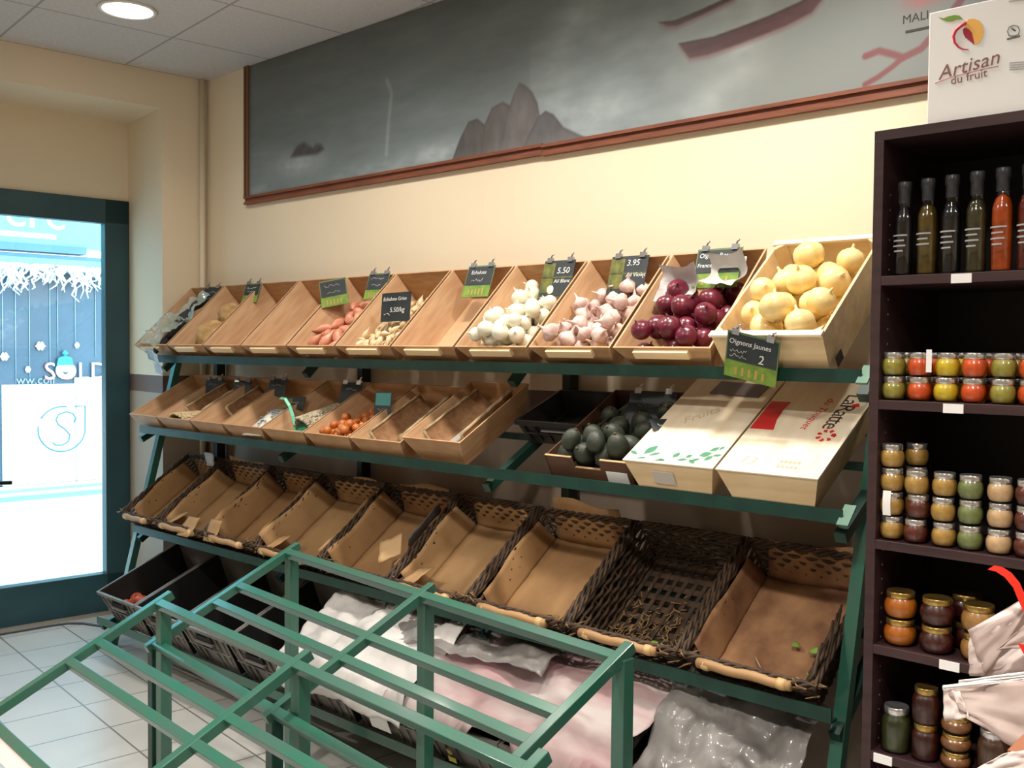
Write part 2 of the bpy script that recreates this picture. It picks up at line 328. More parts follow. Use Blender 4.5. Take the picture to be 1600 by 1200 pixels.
def mural(x,z):
    t=(z-2.26)/.68
    c=[118-30*t,130-34*t,134-38*t] if t<.5 else [103-14*(t-.5),113-22*(t-.5),115-30*(t-.5)]
    n=fbm((x*1.2,z*5,0),1.6); c=[k+n*9 for k in c]
    n2=fbm((x*9,z*30,4),1); c=[k+n2*4 for k in c]
    if x>-2.0: w=min(1,(x+2.0)/.5); c=[k*(1-w)+q*w for k,q in zip(c,(128,134,132))]
    # swirling surf in the middle right
    d=math.hypot((x+2.0),(z-2.52)*1.5); g=math.exp(-((d-.42)/.10)**2)*(.55+.45*fbm((x*6,z*10,1)))*(1 if x>-2.5 else .4); g+=.7*math.exp(-((d-.12)/.22)**2)*(.7+.5*fbm((x*5,z*8,9)))
    c=[k+42*g for k in c]
    for (a,b,s,am) in ((-4.0,2.40,.18,40),(-3.02,2.32,.14,36),(-3.4,2.29,.35,26),(-2.2,2.36,.2,30),(-4.35,2.30,.12,22)):
        e=math.exp(-(((x-a)/s)**2+((z-b)/.05)**2)); c=[k+am*e*(.8+.5*fbm((x*14,z*22,2))) for k in c]
    e=math.exp(-(pline(x,z,[(-3.338,2.68),(-3.306,2.62),(-3.325,2.5),(-3.34,2.36)])/.011)**2); c=[k+26*e for k in c]
    for P,q in lobes:
        f=cover(x,z,P)
        if f>0:
            ed=pline(x,z,P); sh=fbm((x*20,z*9,3)); k=max(0,1-(z-2.27)/.06)
            q2=[v+sh*12+(-14*max(0,1-ed/.016)+6) for v in q]; c=mixc(c,mixc(q2,(130,130,130),.4*k),f)
    f=cover(x,z,rk2,.01)
    if f>0: sh=fbm((x*25,z*20,3)); c=mixc(c,(70+sh*14,68+sh*14,70+sh*14),f)
    for P in (boat,boat2):
        f=cover(x,z,[(a,b-.012) for a,b in P],.008)
        if f>0: c=mixc(c,(124,82,84),f*.55)
        f=cover(x,z,P)
        if f>0:
            sh=fbm((x*10,z*30,5)); e=pline(x,z,P[:6 if P is boat else 4]); c=mixc(c,mixc((30,28,30),(84+sh*12,58+sh*8,62+sh*8),min(1,e/.007)),f)
    for P,w in (([(-1.19,2.37),(-1.15,2.378),(-1.11,2.36),(-1.08,2.345),(-1.03,2.36),(-.98,2.41),(-.9,2.5)],.010),([(-1.19,2.288),(-1.15,2.303),(-1.11,2.325),(-1.08,2.345)],.008)):
        f=max(0,min(1,(w+.003-pline(x,z,P))/.006)); c=mixc(c,(122,70,74),f)
    e=math.exp(-(((x+1.03)/.05)**2+((z-2.5)/.025)**2)); c=[c[0]+40*e,c[1]-28*e,c[2]-24*e]
    return c
X0,X1,Z0,Z1=-4.44,-.5,2.262,H-.002; nx,nz=860,150
mm=MB(); cols=[]
mm.sheet(lambda i,j:(X0+(X1-X0)*i+4.46,-.012,Z0+(Z1-Z0)*j-2.24),nx,nz)
for j in range(nz+1):
    for i in range(nx+1):
        cc=mural(X0+(X1-X0)*i/nx,Z0+(Z1-Z0)*j/nz) if X0+(X1-X0)*i/nx<-.7 else (120,125,125)
        cols+=[*lin([max(0,min(255,k)) for k in cc]),1]
pm=bpy.data.materials.new('mural_paint'); pm.use_nodes=True; nt=pm.node_tree; b=nt.nodes['Principled BSDF']; b.inputs['Roughness'].default_value=.5
ca=nt.nodes.new('ShaderNodeVertexColor'); ca.layer_name='paint'; nt.links.new(ca.outputs[0],b.inputs['Base Color'])
mo=mm.build('painted_panel',pm,mu); at_=mo.data.color_attributes.new('paint','FLOAT_COLOR','POINT'); at_.data.foreach_set('color',cols)
fb=MB()
for (xa,xb,zo) in ((-4.46,-2.43,0),(-2.43,.3,-.004)):
    for (z0,z1,d) in ((0,.012,.022),(.012,.03,.014),(.03,.042,.024)): fb.box((xa+4.46,-d,z0+zo),(xb+4.46,0,z1+zo))
fb.build('bottom_moulding',M_frame,mu)
fb=MB()
for (a,b,d) in ((0,.012,.022),(.012,.028,.014),(.028,.04,.024)): fb.box((a,-d,.042),(b,0,H-2.24))
fb.build('side_moulding',mat('side_moulding_wood',(120,84,58),.5),mu)
text('painted_signature','MALI',.034,M_ink,mu,T(4.46-1.085,-.0125,2.452-2.24-.012)@RX(PI/2),ext=.0004)
MB().box((4.46-1.075,-.0135,.172),(4.46-1.0,-.012,.179)).build('signature_line',M_ink,mu)

# ------------------------------------------------------------ wall rack
rk=thing('wall_rack','tall dark green metal rack with three sloping tiers along the back wall','rack',(-2.9,2.25,0))
def rw(p): return (p[0]+2.9,p[1]-2.25,p[2])
XL,XR=-4.745,-1.03
for x in (XL,XR): MB().bar(rw((x,2.25,0)),rw((x,2.608,1.43)),.034,.034,(1,0,0)).build('leg',M_green,rk)
POST=(-4.66,-3.45,-2.26,-1.03)
for x in POST: MB().bar(rw((x,2.80,0)),rw((x,2.80,1.62 if x!=POST[1] else 1.60)),.05,.035,(1,0,0)).build('upright',M_postd,rk)
TIERS=((2.435,1.46,43.7,2.40,1.511,.13),(2.338,1.112,29.0,2.315,1.165,.115),(2.298,.623,35.6,2.285,.668,.13),(2.155,.180,23.0,2.095,.332,.19))
for (y,z,t,yr,zr,dd) in TIERS:
    low=z<.3
    b=MB().box(rw((-4.62 if not low else -4.70,y-.005,z-.036)),rw((XR+.015,y,z))); b.box(rw((-4.62,y,z-.036)),rw((XR+.015,y+.03,z-.031)))
    b.build('front_rail',M_greend if not low else M_green,rk)
    tt=math.radians(t); L=.46
    yb,zb=yr+math.sin(tt)*(dd+.019),zr-math.cos(tt)*(dd+.019)
    for x in POST:
        MB().bar(rw((x,yb-.02,zb-.02*math.tan(tt))),rw((x,min(2.79,yb+L*math.cos(tt)),zb+(min(2.79,yb+L*math.cos(tt))-yb)*math.tan(tt))),.03,.03,(1,0,0)).build('arm',M_greend,rk)
    ym=yb+.26; MB().bar(rw((-4.6,ym,zb+(ym-yb)*math.tan(tt)-.004)),rw((XR,ym,zb+(ym-yb)*math.tan(tt)-.004)),.03,.022).build('back_rail',M_greend,rk)
for (y,z,t,_,_,_) in TIERS[:2]:
    MB().bar(rw((XR+.022,y-.02,z-.036)),rw((XR+.022,y+.03,z+.008)),.006,.03,(1,0,0)).build('end_bracket',mat('pale_green_paint',(84,128,108),.4),rk)

# ------------------------------------------------------------ veneer crates
def frame(x,y,z,tilt,D,yaw=0): # origin: bottom plane below the front-left rim corner
    R=RZ(yaw)@RX(math.radians(tilt)); return T(x,y,z)@R@T(0,0,-D)
def tray(root,W,L,D,tp,tf,th,m_side,m_end,m_bot,names=('side_panel','end_panel','bottom_panel')):
    # tp: taper each side, tf: taper front/back
    for s in (0,1):
        x=lambda z,o: (tp*(1-z/D)+o) if s==0 else (W-tp*(1-z/D)-o)
        b=MB(); p=[]
        for z in (0,D):
            y0,y1=tf*(1-z/D),L-tf*(1-z/D)
            q=[(x(z,0),y0,z),(x(z,th),y0,z),(x(z,th),y1,z),(x(z,0),y1,z)]
            if s: q=[q[1],q[0],q[3],q[2]]
            p+=q
        b.hexa(p).build(names[0],m_side,root)
    for s in (0,1):
        b=MB(); p=[]
        for z in (0,D):
            xa,xb=tp*(1-z/D)+th,W-tp*(1-z/D)-th; y=tf*(1-z/D) if s==0 else L-tf*(1-z/D)-th
            p+=[(xa,y,z),(xb,y,z),(xb,y+th,z),(xa,y+th,z)]
        b.hexa(p).build(names[1],m_end,root)
    MB().box((tp+th*.5,tf+th*.5,0),(W-tp-th*.5,L-tf-th*.5,th)).build(names[2],m_bot,root)
W1,L1,D1=.318,.445,.13
c0=thing('produce_crate','x','crate')
tray(c0,W1,L1,D1,.048,.02,.006,M_wood,M_woodf,M_wood)
MB().box((.07,-.012,D1-.034),(W1-.07,.004,D1-.008)).build('handle_batten',M_batten,c0)
X1s=[-4.815,-4.475,-4.145,-3.825,-3.475,-3.145,-2.805,-2.465,-2.12,-1.78,-1.43]
lab1=['veneer crate at the left end of the top tier, filled with dark wrapped roots',
'veneer crate on the top tier holding two big knobbly pale roots','empty veneer crate on the top tier right of the big knobbly roots',
'empty veneer crate on the top tier just left of the pink shallots','veneer crate on the top tier holding long pink shallots',
'veneer crate on the top tier holding pale thin shallots behind a slate sign','nearly empty veneer crate on the top tier left of the white bulbs',
'veneer crate on the top tier heaped with white onion bulbs','veneer crate on the top tier heaped with pink-white garlic','veneer crate on the top tier heaped with red onions']
CR1=[]
T1=43.7
random.seed(5)
for i in range(10):
    w=(X1s[i+1]-X1s[i]-.012)/W1
    M=frame(X1s[i]+.006,2.40,1.511,T1,D1)@Matrix.Scale(w,4,(1,0,0))
    if i==0: c0.matrix_world=M; c0['label']=lab1[0]; c0['group']='crates on the top tier'; CR1.append(c0)
    else: CR1.append(dup(c0,M,lab1[i],'crates on the top tier'))
def rowM(i): return frame(X1s[i]+.006,2.40,1.511,T1,D1)
# pale softwood onion crate at the right end
W10,L10,D10=.325,.47,.145
oc=thing('softwood_crate','pale softwood crate heaped with yellow onions at the right end of the top tier','crate')
MO=frame(-1.425,2.385,1.545,37.5,D10); oc.matrix_world=MO
tray(oc,W10,L10,D10,.012,.0,.008,M_pale,M_pale,M_pale)
b=MB().box((-.004,-.006,D10),(W10-.0,.016,D10+.007)).box((-.004,L10-.014,D10),(W10+.004,L10+.008,D10+.007)); b.build('rim_batten',mat('rim_pale',(246,232,204),.5),oc)
for (x,y) in ((.01,.01),(W10-.01,.01),(.01,L10-.01),(W10-.01,L10-.01)):
    sx=1 if x<.1 else -1; sy=1 if y<.1 else -1
    P=[(x,y),(x+sx*.03,y),(x,y+sy*.03)]
    if sx*sy<0: P=P[::-1]
    MB().prism(P,D10+.004).build('corner_post',M_pale,oc)
MB().box((W10-.001,.03,.02),(W10+.001,.07,.05)).build('stamp',M_ink,oc)

# ---- produce prototypes
def hide_later(o): return o
PR={}
def onion(name,col,col2,r,neck,label_parts=('root_tuft',)):
    t=thing(name,'x','onion')
    prof=[(.001,-.88*r),(.35*r,-.84*r),(.74*r,-.62*r),(.95*r,-.28*r),(1*r,.05*r),(.93*r,.38*r),(.72*r,.66*r),(.40*r,.83*r),(.17*r,.90*r),(.10*r,1.0*r),(.06*r,1.04*r+neck)]
    MB().lathe(prof,14,mod=lambda a,z:1+.02*math.sin(3*a)).build('bulb',mat(name+'_skin',col,.3,0,col2,9,(3,3,.6),coat=.25),t)
    b=MB()
    for k in range(6):
        a=k*PI/3; b.tube([(0,0,-.84*r),(.2*r*math.cos(a),.2*r*math.sin(a),-1.0*r)],[.08*r,.02*r],4)
    b.build('root_tuft',mat('root_hair',(190,170,130),.8),t)
    return t
def garlic(name,col,col2,r):
    t=thing(name,'x','garlic')
    prof=[(.001,-.72*r),(.4*r,-.7*r),(.85*r,-.45*r),(1*r,-.05*r),(.9*r,.3*r),(.55*r,.62*r),(.25*r,.82*r),(.15*r,1.1*r),(.11*r,1.5*r),(.09*r,1.6*r)]
    MB().lathe(prof,20,mod=lambda a,z:1+.07*math.cos(6*a)).build('bulb',mat(name+'_skin',col,.45,0,col2,14,(4,4,1)),t)
    MB().lathe([(.22*r,-.8*r),(.26*r,-.7*r)],8).build('root_plate',mat('root_hair',(190,170,130),.8),t)
    return t
def shallot(name,col,col2,r):
    t=thing(name,'x','shallot')
    prof=[(.001,-1.9*r),(.2*r,-1.8*r),(.7*r,-1.3*r),(1*r,-.4*r),(.92*r,.5*r),(.55*r,1.4*r),(.2*r,2.1*r),(.1*r,2.8*r)]
    MB().lathe([(a,b*1.05) for a,b in prof],12,M=T(0,0,0)).build('bulb',mat(name+'_skin',col,.35,0,col2,12,(4,4,.5),coat=.2),t)
    return t
def pile(n,r,x0,x1,y0,y1,slope=.35,k=40,zf=.92,ctr=None,seed=1):
    rg=random.Random(seed); P=[]
    for i in range(n):
        best=None
        rr=r*rg.uniform(.88,1.1)
        for _ in range(k):
            x=rg.uniform(x0+rr,x1-rr); y=rg.uniform(y0+rr,y1-rr); z=rr*.9
            for (a,b,c,q) in P:
                d2=((rr+q)*.96)**2-(x-a)**2-(y-b)**2
                if d2>0: z=max(z,c+math.sqrt(d2)*zf)
            cost=z+slope*y-(.10*x)
            if best is None or cost<best[0]: best=(cost,x,y,z)
        P.append((best[1],best[2],best[3],rr))
    return P
FIRST={}
def place(proto,M,label,group):
    if id(proto) not in FIRST:
        FIRST[id(proto)]=1; proto.matrix_world=M; proto['label']=label; proto['group']=group; return proto
    return dup(proto,M,label,group)
def rrot(rg,flat=False):
    if flat: return RZ(rg.uniform(-1.3,1.3)+(PI if rg.random()<.5 else 0)+.4)@RX(PI/2+rg.uniform(-.4,.4))@RZ(rg.uniform(0,6))
    return RZ(rg.uniform(0,2*PI))@RX(rg.uniform(-1.1,1.1))@RY(rg.uniform(-.5,.5))
def fill(proto,base,pts,r0,label,group,flat=False,seed=2,up_=False):
    rg=random.Random(seed)
    for (x,y,z,r) in pts:
        place(proto,base@T(x,y,z+.006)@RX(-math.radians(T1) if up_ else 0)@rrot(rg,flat)@Matrix.Scale(r/r0,4),label,group)
RED=onion('red_onion',(116,30,52),(84,18,38),.038,.006)
YEL=onion('yellow_onion',(248,226,164),(238,206,134),.043,.008)
WHI=onion('white_onion',(240,236,218),(226,222,196),.030,.012)
GAR=garlic('garlic_bulb',(228,208,196),(196,158,152),.031)
SHP=shallot('pink_shallot',(224,160,128),(196,118,92),.019)
SHG=shallot('pale_shallot',(236,216,178),(208,176,130),.0105)
ORG=onion('small_yellow_onion',(200,120,56),(176,92,36),.019,.004)
fill(RED,rowM(9),pile(27,.037,.03,.29,.012,.40,.30,seed=4),.038,'glossy dark red onion in the heap next to the pale onion crate','red onions in the top tier crate')
fill(WHI,rowM(7),pile(54,.029,.035,.29,.012,.40,.22,seed=5),.030,'white onion bulb in the heap between empty crate and garlic','white onion bulbs in the top tier crate')
fill(GAR,rowM(8),pile(52,.029,.04,.29,.012,.40,.22,seed=6),.031,'pink-white garlic bulb in the heap left of the red onions','garlic bulbs in the top tier crate')
fill(SHP,rowM(4),pile(52,.025,.03,.29,.012,.40,.2,seed=7),.0225,'long pink shallot in the veneer crate left of the slate sign','pink shallots in the top tier crate',True)
fill(SHG,rowM(5),pile(210,.0158,.03,.29,.012,.40,.2,seed=8),.0145,'pale thin shallot heaped under the slate sign','pale shallots in the top tier crate',True)
fill(SHP,rowM(6),[(.19,.05,.02,.019),(.225,.055,.02,.021),(.25,.04,.022,.02),(.235,.09,.02,.018),(.265,.075,.03,.019)],.021,'pink shallot left over in the nearly empty crate beside the white bulbs','last shallots in the nearly empty crate',True)
fill(YEL,MO,pile(27,.042,.02,.305,.012,.42,.09,seed=9),.043,'yellow onion heaped in the pale softwood crate','yellow onions in the softwood crate',seed=11)
def knob(name,r,col,col2,label,cat,M):
    b=MB().lathe([(r*math.cos(t),r*.92*math.sin(t)) for t in [(-PI/2+.01)+(PI-.02)*k/18 for k in range(19)]],24)
    b.v=[tuple(Vector(v)*(1+.13*fbm(v,14)+.04*fbm(v,60))) for v in b.v]
    o=b.build(name,mat(name+'_skin',col,.7,0,col2,30,bump=.5)); o.matrix_world=M; return tag(o,label,cat)
knob('celery_root',.068,(204,170,116),(160,122,76),'large knobbly pale root lower down in the crate on the top tier','root vegetable',rowM(1)@T(.20,.12,.085)@Matrix.Scale(1.2,4,(0,1,0)))
knob('celery_root',.06,(206,172,120),(164,126,80),'smaller knobbly pale root higher up in the crate on the top tier','root vegetable',rowM(1)@T(.20,.265,.085))
rg=random.Random(21)
dk=mat('black_root_skin',(38,32,36),.6,0,(64,56,58),25,bump=.5)
for i,(x,y,z,a,l) in enumerate([(.20,.05,.10,.3,.17),(.22,.16,.11,.1,.17),(.17,.24,.11,.25,.16),(.23,.33,.12,-.1,.15),(.13,.10,.05,.2,.16),(.21,.24,.04,.0,.16)]):
    b=MB().tube([(-.004*math.sin(k),-l/2+l*k/8,.006*math.sin(k*.9)) for k in range(9)],[.006,.016,.021,.023,.024,.022,.020,.013,.005],10)
    o=b.build('black_radish',dk); o.matrix_world=rowM(0)@T(x,y,z)@RZ(a); tag(o,'dark rough skinned root among clear wrap in the leftmost top crate','root vegetable','dark roots in the leftmost top crate')
def crumple(name,mats,M,w,l,amp,label,cat,seed=0,nx=22,ny=22,lift=0,sc=9,solid=0):
    b=MB().sheet(lambda i,j:((i-.5)*w*(1+.1*fbm((j*3,seed,0))),(j-.5)*l*(1+.1*fbm((i*3,seed,5))),amp*fbm((i*w*sc,j*l*sc,seed))+lift*.35*((i-.5)**2+(j-.5)**2)),nx,ny,smooth=False)
    o=b.build(name,mats,solid=solid); o.matrix_world=M; return tag(o,label,cat)
M_wrap=film_mat('cloudy_wrap',(196,204,200),.65,.2,(150,176,160),9)
crumple('plastic_wrap',M_wrap,rowM(0)@T(.17,.10,.15),.2,.22,.05,'crumpled clear wrap over the dark roots in the leftmost top crate, lower piece','plastic wrap',3,lift=-.1)
crumple('plastic_wrap',M_wrap,rowM(0)@T(.20,.28,.145),.17,.18,.045,'crumpled greenish wrap higher up among the dark roots','plastic wrap',8,lift=-.1)
crumple('paper_sheet',M_paper,rowM(9)@T(.10,.30,.10)@RX(.5),.13,.12,.03,'crumpled white paper left of the tallest red onion','paper',5,lift=.4)
crumple('paper_sheet',M_paper,rowM(9)@T(.255,.34,.12)@RX(.5),.12,.1,.03,'crumpled white paper behind the red onions at the right side','paper',6,lift=.4)

# ------------------------------------------------------------ price tags and signs
def scribble(b,x,z,w,h,seed,y=-.0022):
    rg=random.Random(seed); pts=[]; n=max(6,int(w/h*3.2))
    for k in range(n): pts.append((x+w*k/(n-1),y,z+h*(rg.random()-.5)*(1 if k%2 else -.9)))
    b.tube(pts,h*.07,3)
def pricetag(M,w,h,label,kind='green',lines=(),clips=True,seed=1,sticker=False,cat='price tag'):
    t=thing('price_tag',label,cat); t.matrix_world=M
    MB().box((-w/2,-.001,-h),(w/2,.001,0)).build('card',M_slate if kind!='green' else mat('tag_border_green',(96,120,84),.5),t)
    if kind=='green':
        MB().box((-w/2+.004,-.002,-h*.62),(w/2-.004,-.001,-.006)).build('chalk_panel',M_slate,t)
        b=MB().box((-w/2,-.0018,-h),(w/2,-.001,-h*.64)); b.build('printed_strip',M_grn,t)
        b=MB(); rg=random.Random(seed)
        for k in range(5): b.box((-w*.3+k*w*.13,-.0024,-h*.93),(-w*.3+k*w*.13+w*.05,-.0018,-h*(.72+.06*rg.random())))
        b.build('printed_vegetables',mat('tag_print_ochre',(176,150,84),.5),t)
    if kind=='olive':
        b=MB().box((-w/2,-.0018,-h*.9),(-w*.12,-.001,-.01)).box((-w/2,-.0018,-h*.5),(w*.5,-.001,-h*.46)); b.build('printed_strip',mat('tag_olive',(120,118,44),.5,0,(70,80,40),40),t)
    if kind=='teal':
        MB().box((-w/2+.004,-.002,-h*.5),(w/2-.004,-.001,-.006)).build('printed_strip',mat('tag_teal',(70,150,150),.5),t)
    if clips:
        for s in (-1,1):
            MB().box((s*w*.33-.011,-.006,-.008),(s*w*.33+.011,.006,.010)).tube([(s*w*.33,0,.008),(s*w*.33+.006,-.004,.018),(s*w*.33+.014,-.008,.022)],.003,6).build('clip',M_alu if kind!='black' else M_chalk,t)
    sb=MB(); any_=False
    for (kind2,tx,x,z,s) in lines:
        if kind2=='t': text('chalk_lettering',tx,s,M_chalk,t,T(x,-.0024,z)@RX(PI/2),ext=.0002,shear=.1)
        else: scribble(sb,x,z,tx,s,seed+int(z*1000)); any_=True
    if any_: sb.build('chalk_writing',M_chalk,t)
    if sticker: MB().box((-w*.08,-.004,-h*.52),(w*.62,-.0026,-h*.26)).build('paper_strip',mat('strip_white',(226,226,224),.5),t)
    return t
def onplane(u,v,y): return at(u,v,(0,1,0),y)
def tagM(u,v,y,yaw=0,tilt=-.3,roll=0):
    p=onplane(u,v,y); return T(p.x,p.y,p.z)@RZ(yaw)@RX(tilt)@RY(roll)
pricetag(tagM(333,449,2.69,.35,-.35),.10,.09,'grey slate tag clipped at the back of the leftmost top crate','slate',[('s',.06,-.03,-.03,.014),('s',.05,-.03,-.06,.012)],seed=1)
pricetag(tagM(397,443,2.69,.2,-.35),.10,.10,'grey tag with green foot clipped behind the big knobbly roots','green',[('s',.06,-.035,-.025,.014),('s',.05,-.03,-.045,.012)],seed=2)
pricetag(tagM(519,437,2.62,.62,-.25,-.2),.12,.12,'green footed tag turned sideways beside the pink shallots','green',[('s',.07,-.04,-.028,.014),('s',.06,-.03,-.055,.012)],clips=False,seed=3)
pricetag(tagM(594,427,2.69,.15,-.35),.115,.12,'green footed tag clipped behind the slate sign with price','green',[('s',.07,-.04,-.028,.016),('s',.05,-.03,-.055,.013)],seed=4)
pricetag(tagM(620,457,2.55,.1,-.12,-.03),.155,.115,'black slate sign standing in the pale thin shallots','black',[('t','Echalote Grise',-.068,-.032,.021),('t','5.50/kg',-.03,-.078,.027),('s',.03,-.06,-.09,.02)],clips=False,seed=5,cat='sign')
pricetag(tagM(754,415,2.69,.05,-.35),.135,.13,'green footed tag clipped behind the nearly empty crate','green',[('t','Echalote',-.045,-.036,.022),('s',.06,-.04,-.062,.016)],seed=6)
pricetag(tagM(876,407,2.69,.05,-.3),.135,.135,'black and olive tag clipped behind the white bulbs','olive',[('t','5.50',-.005,-.05,.032),('t','Ail Blanc',-.01,-.085,.02)],seed=7)
pricetag(tagM(986,400,2.69,.05,-.3),.145,.13,'black and olive tag clipped behind the pink-white garlic','olive',[('t','3.95',-.01,-.035,.03),('t','Ail Violet',-.005,-.075,.02)],seed=8)
pricetag(tagM(1126,388,2.68,.03,-.3),.155,.13,'green footed tag with a white strip behind the red onions','green',[('t','Oignon Rouge',-.068,-.030,.021),('t','France',-.07,-.062,.019)],seed=9,sticker=True)
pricetag(tagM(1178,524,2.362,0,.25,.22),.155,.13,'green footed tag hanging tilted on the pale onion crate front','green',[('t','Oignons Jaunes',-.07,-.034,.02),('s',.05,-.065,-.052,.012),('s',.05,-.065,-.068,.012),('t','2',.02,-.075,.035)],seed=10)
hl=thing('hanging_label','pale blue plastic label hanging off the left end of the top rail','label'); hl.matrix_world=T(-4.60,2.395,1.475)
MB().sheet(lambda i,j:(-.06+.13*i+.03*j,-.008+.01*math.sin(5*i),.02-.055*j-.03*i),6,4).build('upper_flap',mat('label_blue',(168,190,206),.4),hl,solid=.001)
MB().sheet(lambda i,j:(.03+.07*i+.02*j,-.012,-.05-.05*j-.012*i),4,4).build('lower_flap',mat('label_blue',(168,190,206),.4),hl,solid=.001)

# ------------------------------------------------------------ middle tier crates
W2,L2,D2,T2=.285,.40,.115,29.0
X2s=[-4.695,-4.42,-4.11,-3.835,-3.53,-3.233,-2.944,-2.645,-2.34]
lab2=['empty small crate at the left end of the middle tier','small middle tier crate holding a jute sack and pale seeds, second from the left','small middle tier crate with a dark jute sack, left of the printed packet',
'small middle tier crate holding a silver printed packet','small middle tier crate holding the mint plastic scoop','small middle tier crate holding little orange onions',
'small middle tier crate holding a brown jute sack with pale lumps','small middle tier crate tipped up beside the empty gap, rightmost of its row']
m0=thing('produce_crate','x','crate'); tray(m0,W2,L2,D2,.045,.02,.006,M_wood,M_woodf,M_wood)
MM=[]
for i in range(8):
    w=(X2s[i+1]-X2s[i]-.008)/W2
    M=frame(X2s[i]+.004,2.315,1.165 if i<7 else 1.186,T2,D2); MM.append(M); Ms=M@Matrix.Scale(w,4,(1,0,0))
    if i==0: m0.matrix_world=Ms; m0['label']=lab2[0]; m0['group']='crates on the middle tier'
    else: dup(m0,Ms,lab2[i],'crates on the middle tier')
M_jute=mat('jute_cloth',(160,120,84),.8,0,(132,94,62),40,bump=.3); M_juter=mat('jute_rim',(186,166,132),.8,0,(156,132,98),40,bump=.3)
def sack(M,r,l,label,fillm=None):
    t=thing('jute_sack',label,'sack'); t.matrix_world=M
    def f(i,j):
        a=PI+PI*i; s=1-.1*j; return (r*math.cos(a)*s,l*j,r+r*math.sin(a)*.9*s+.004*fbm((i*6,j*6,1)))
    MB().sheet(f,16,12).build('cloth',M_jute,t,solid=.003)
    rim=[f(k/16,0) for k in range(17)]+[f(1,k/12) for k in range(1,13)]
    MB().tube(rim,.0065,7).tube([f(0,k/12) for k in range(13)],.005,6).build('rolled_rim',M_juter,t)
    return t
sack(MM[1]@T(.17,.11,.02)@RZ(-.05),.085,.24,'open jute sack lying in the second small crate of the middle tier')
sack(MM[2]@T(.16,.15,.02),.08,.20,'open jute sack lying in the small crate left of the printed packet')
sack(MM[6]@T(.165,.05,.02),.095,.28,'open brown jute sack in the small crate right of the orange onions')
sack(MM[7]@T(.165,.05,.02),.095,.30,'open jute sack in the rightmost small crate of the middle tier')
def grains(M,x0,x1,y0,y1,r,n,hgt,col,col2,label,nm='dry_beans'):
    b=MB(); rg=random.Random(n)
    b.sheet(lambda i,j:(x0+(x1-x0)*i,y0+(y1-y0)*j,.008+hgt*math.sin(PI*min(1,max(0,i)))**.5*(1-j*.6)),8,8)
    base=[(.001,-1),(.75,-.6),(1,0),(.75,.6),(.001,1)]
    for k in range(n):
        i,j=rg.random(),rg.random(); z=.008+hgt*math.sin(PI*i)**.5*(1-j*.6)+r*.3
        b.lathe([(a*r,c*r) for a,c in base],6,M=T(x0+(x1-x0)*i,y0+(y1-y0)*j,z)@RZ(rg.random()*6)@RX(rg.random()*3)@Matrix.Scale(1.5,4,(1,0,0)),caps=False)
    o=b.build(nm,mat(nm+label[:6],col,.6,0,col2,60)); o.matrix_world=M; return tag(o,label,'seeds',kind='stuff')
grains(MM[1],.04,.25,.02,.16,.006,520,.12,(222,204,168),(196,172,130),'pale seeds spilled at the front of the second small crate','pale_seeds')
grains(MM[4],.13,.27,.06,.34,.0065,760,.13,(190,180,158),(160,148,124),'grey white dried beans right of the mint scoop','dried_beans')
grains(MM[2],.08,.20,.18,.30,.006,240,.06,(170,150,116),(140,120,90),'dull seeds inside the sack left of the printed packet','dull_seeds')
pk=thing('seed_packet','silver and blue printed packet lying in the fourth small crate of the middle tier','packet'); pk.matrix_world=MM[3]@T(.19,.10,.075)@RZ(.05)@RX(.05)
MB().sheet(lambda i,j:((i-.5)*.13,(j-.5)*.2,.018*math.sin(PI*i)*math.sin(PI*j)+.003*fbm((i*5,j*5,2))),10,12).build('film',mat('packet_film',(226,222,210),.3),pk,solid=.004)
b=MB(); rg=random.Random(2)
for k in range(14): x=U(-.045,.03); y=U(-.05,.06); b.box((x,y,.0225),(x+U(.01,.03),y+.008,.0235))
b.build('print',mat('packet_print',(96,120,132),.5),pk)
sc=thing('plastic_scoop','mint green plastic scoop with a curved handle in the fifth small crate','scoop'); sc.matrix_world=MM[4]
hp=[Vector((-.06,.14,.185)),Vector((-.01,.13,.19)),Vector((.04,.105,.17)),Vector((.08,.075,.14)),Vector((.105,.05,.105)),Vector((.115,.03,.07))]
b=MB()
for k in range(5):
    b.bar(hp[k]+Vector((.03,.02,-.02)),hp[k+1]+Vector((.03,.02,-.02)),.014,.005,(0,0,1))
b.build('handle',M_mint,sc,bevel=.002)
MB().sheet(lambda i,j:(.12+.11*i,.02+.07*j+.03*i,.065+.035*(1-i)*abs(2*j-1)+.02*i),8,8).build('bowl',M_mint,sc,solid=.003)
crumple('paper_scrap',M_paper,MM[4]@T(.06,.04,.03),.07,.06,.01,'small white paper scrap beside the mint scoop','paper',12,8,8)
fill(ORG,MM[5],pile(96,.019,.04,.26,.015,.34,.25,seed=12),.019,'little orange brown onion in the middle tier crate','small orange onions in the middle tier crate')
for k in range(5):
    knob('pale_tuber',.022,(170,146,104),(130,106,72),'pale rounded lump inside the brown jute sack of the middle tier','tuber',MM[6]@T(.15+.025*(k%2),.12+.035*k,.045))['group']='pale lumps in the jute sack'
ls=MB().box((-.03,-.12,0),(.03,.12,.004)).build('plastic_strip',mat('strip_grey',(176,172,164),.3)); ls.matrix_world=MM[7]@T(.20,.14,.075)@RZ(-.05)@RY(-.25); tag(ls,'long grey plastic label strip inside the rightmost small crate','label')
pricetag(tagM(336,592,2.60,.3,-.3),.11,.08,'dark tag with silver clips at the back of the second small crate','slate',[('s',.06,-.03,-.03,.012)],seed=21)
pricetag(tagM(380,595,2.60,.5,-.3),.09,.09,'grey tag at the back of the third small crate','slate',[('s',.05,-.03,-.03,.012)],seed=22)
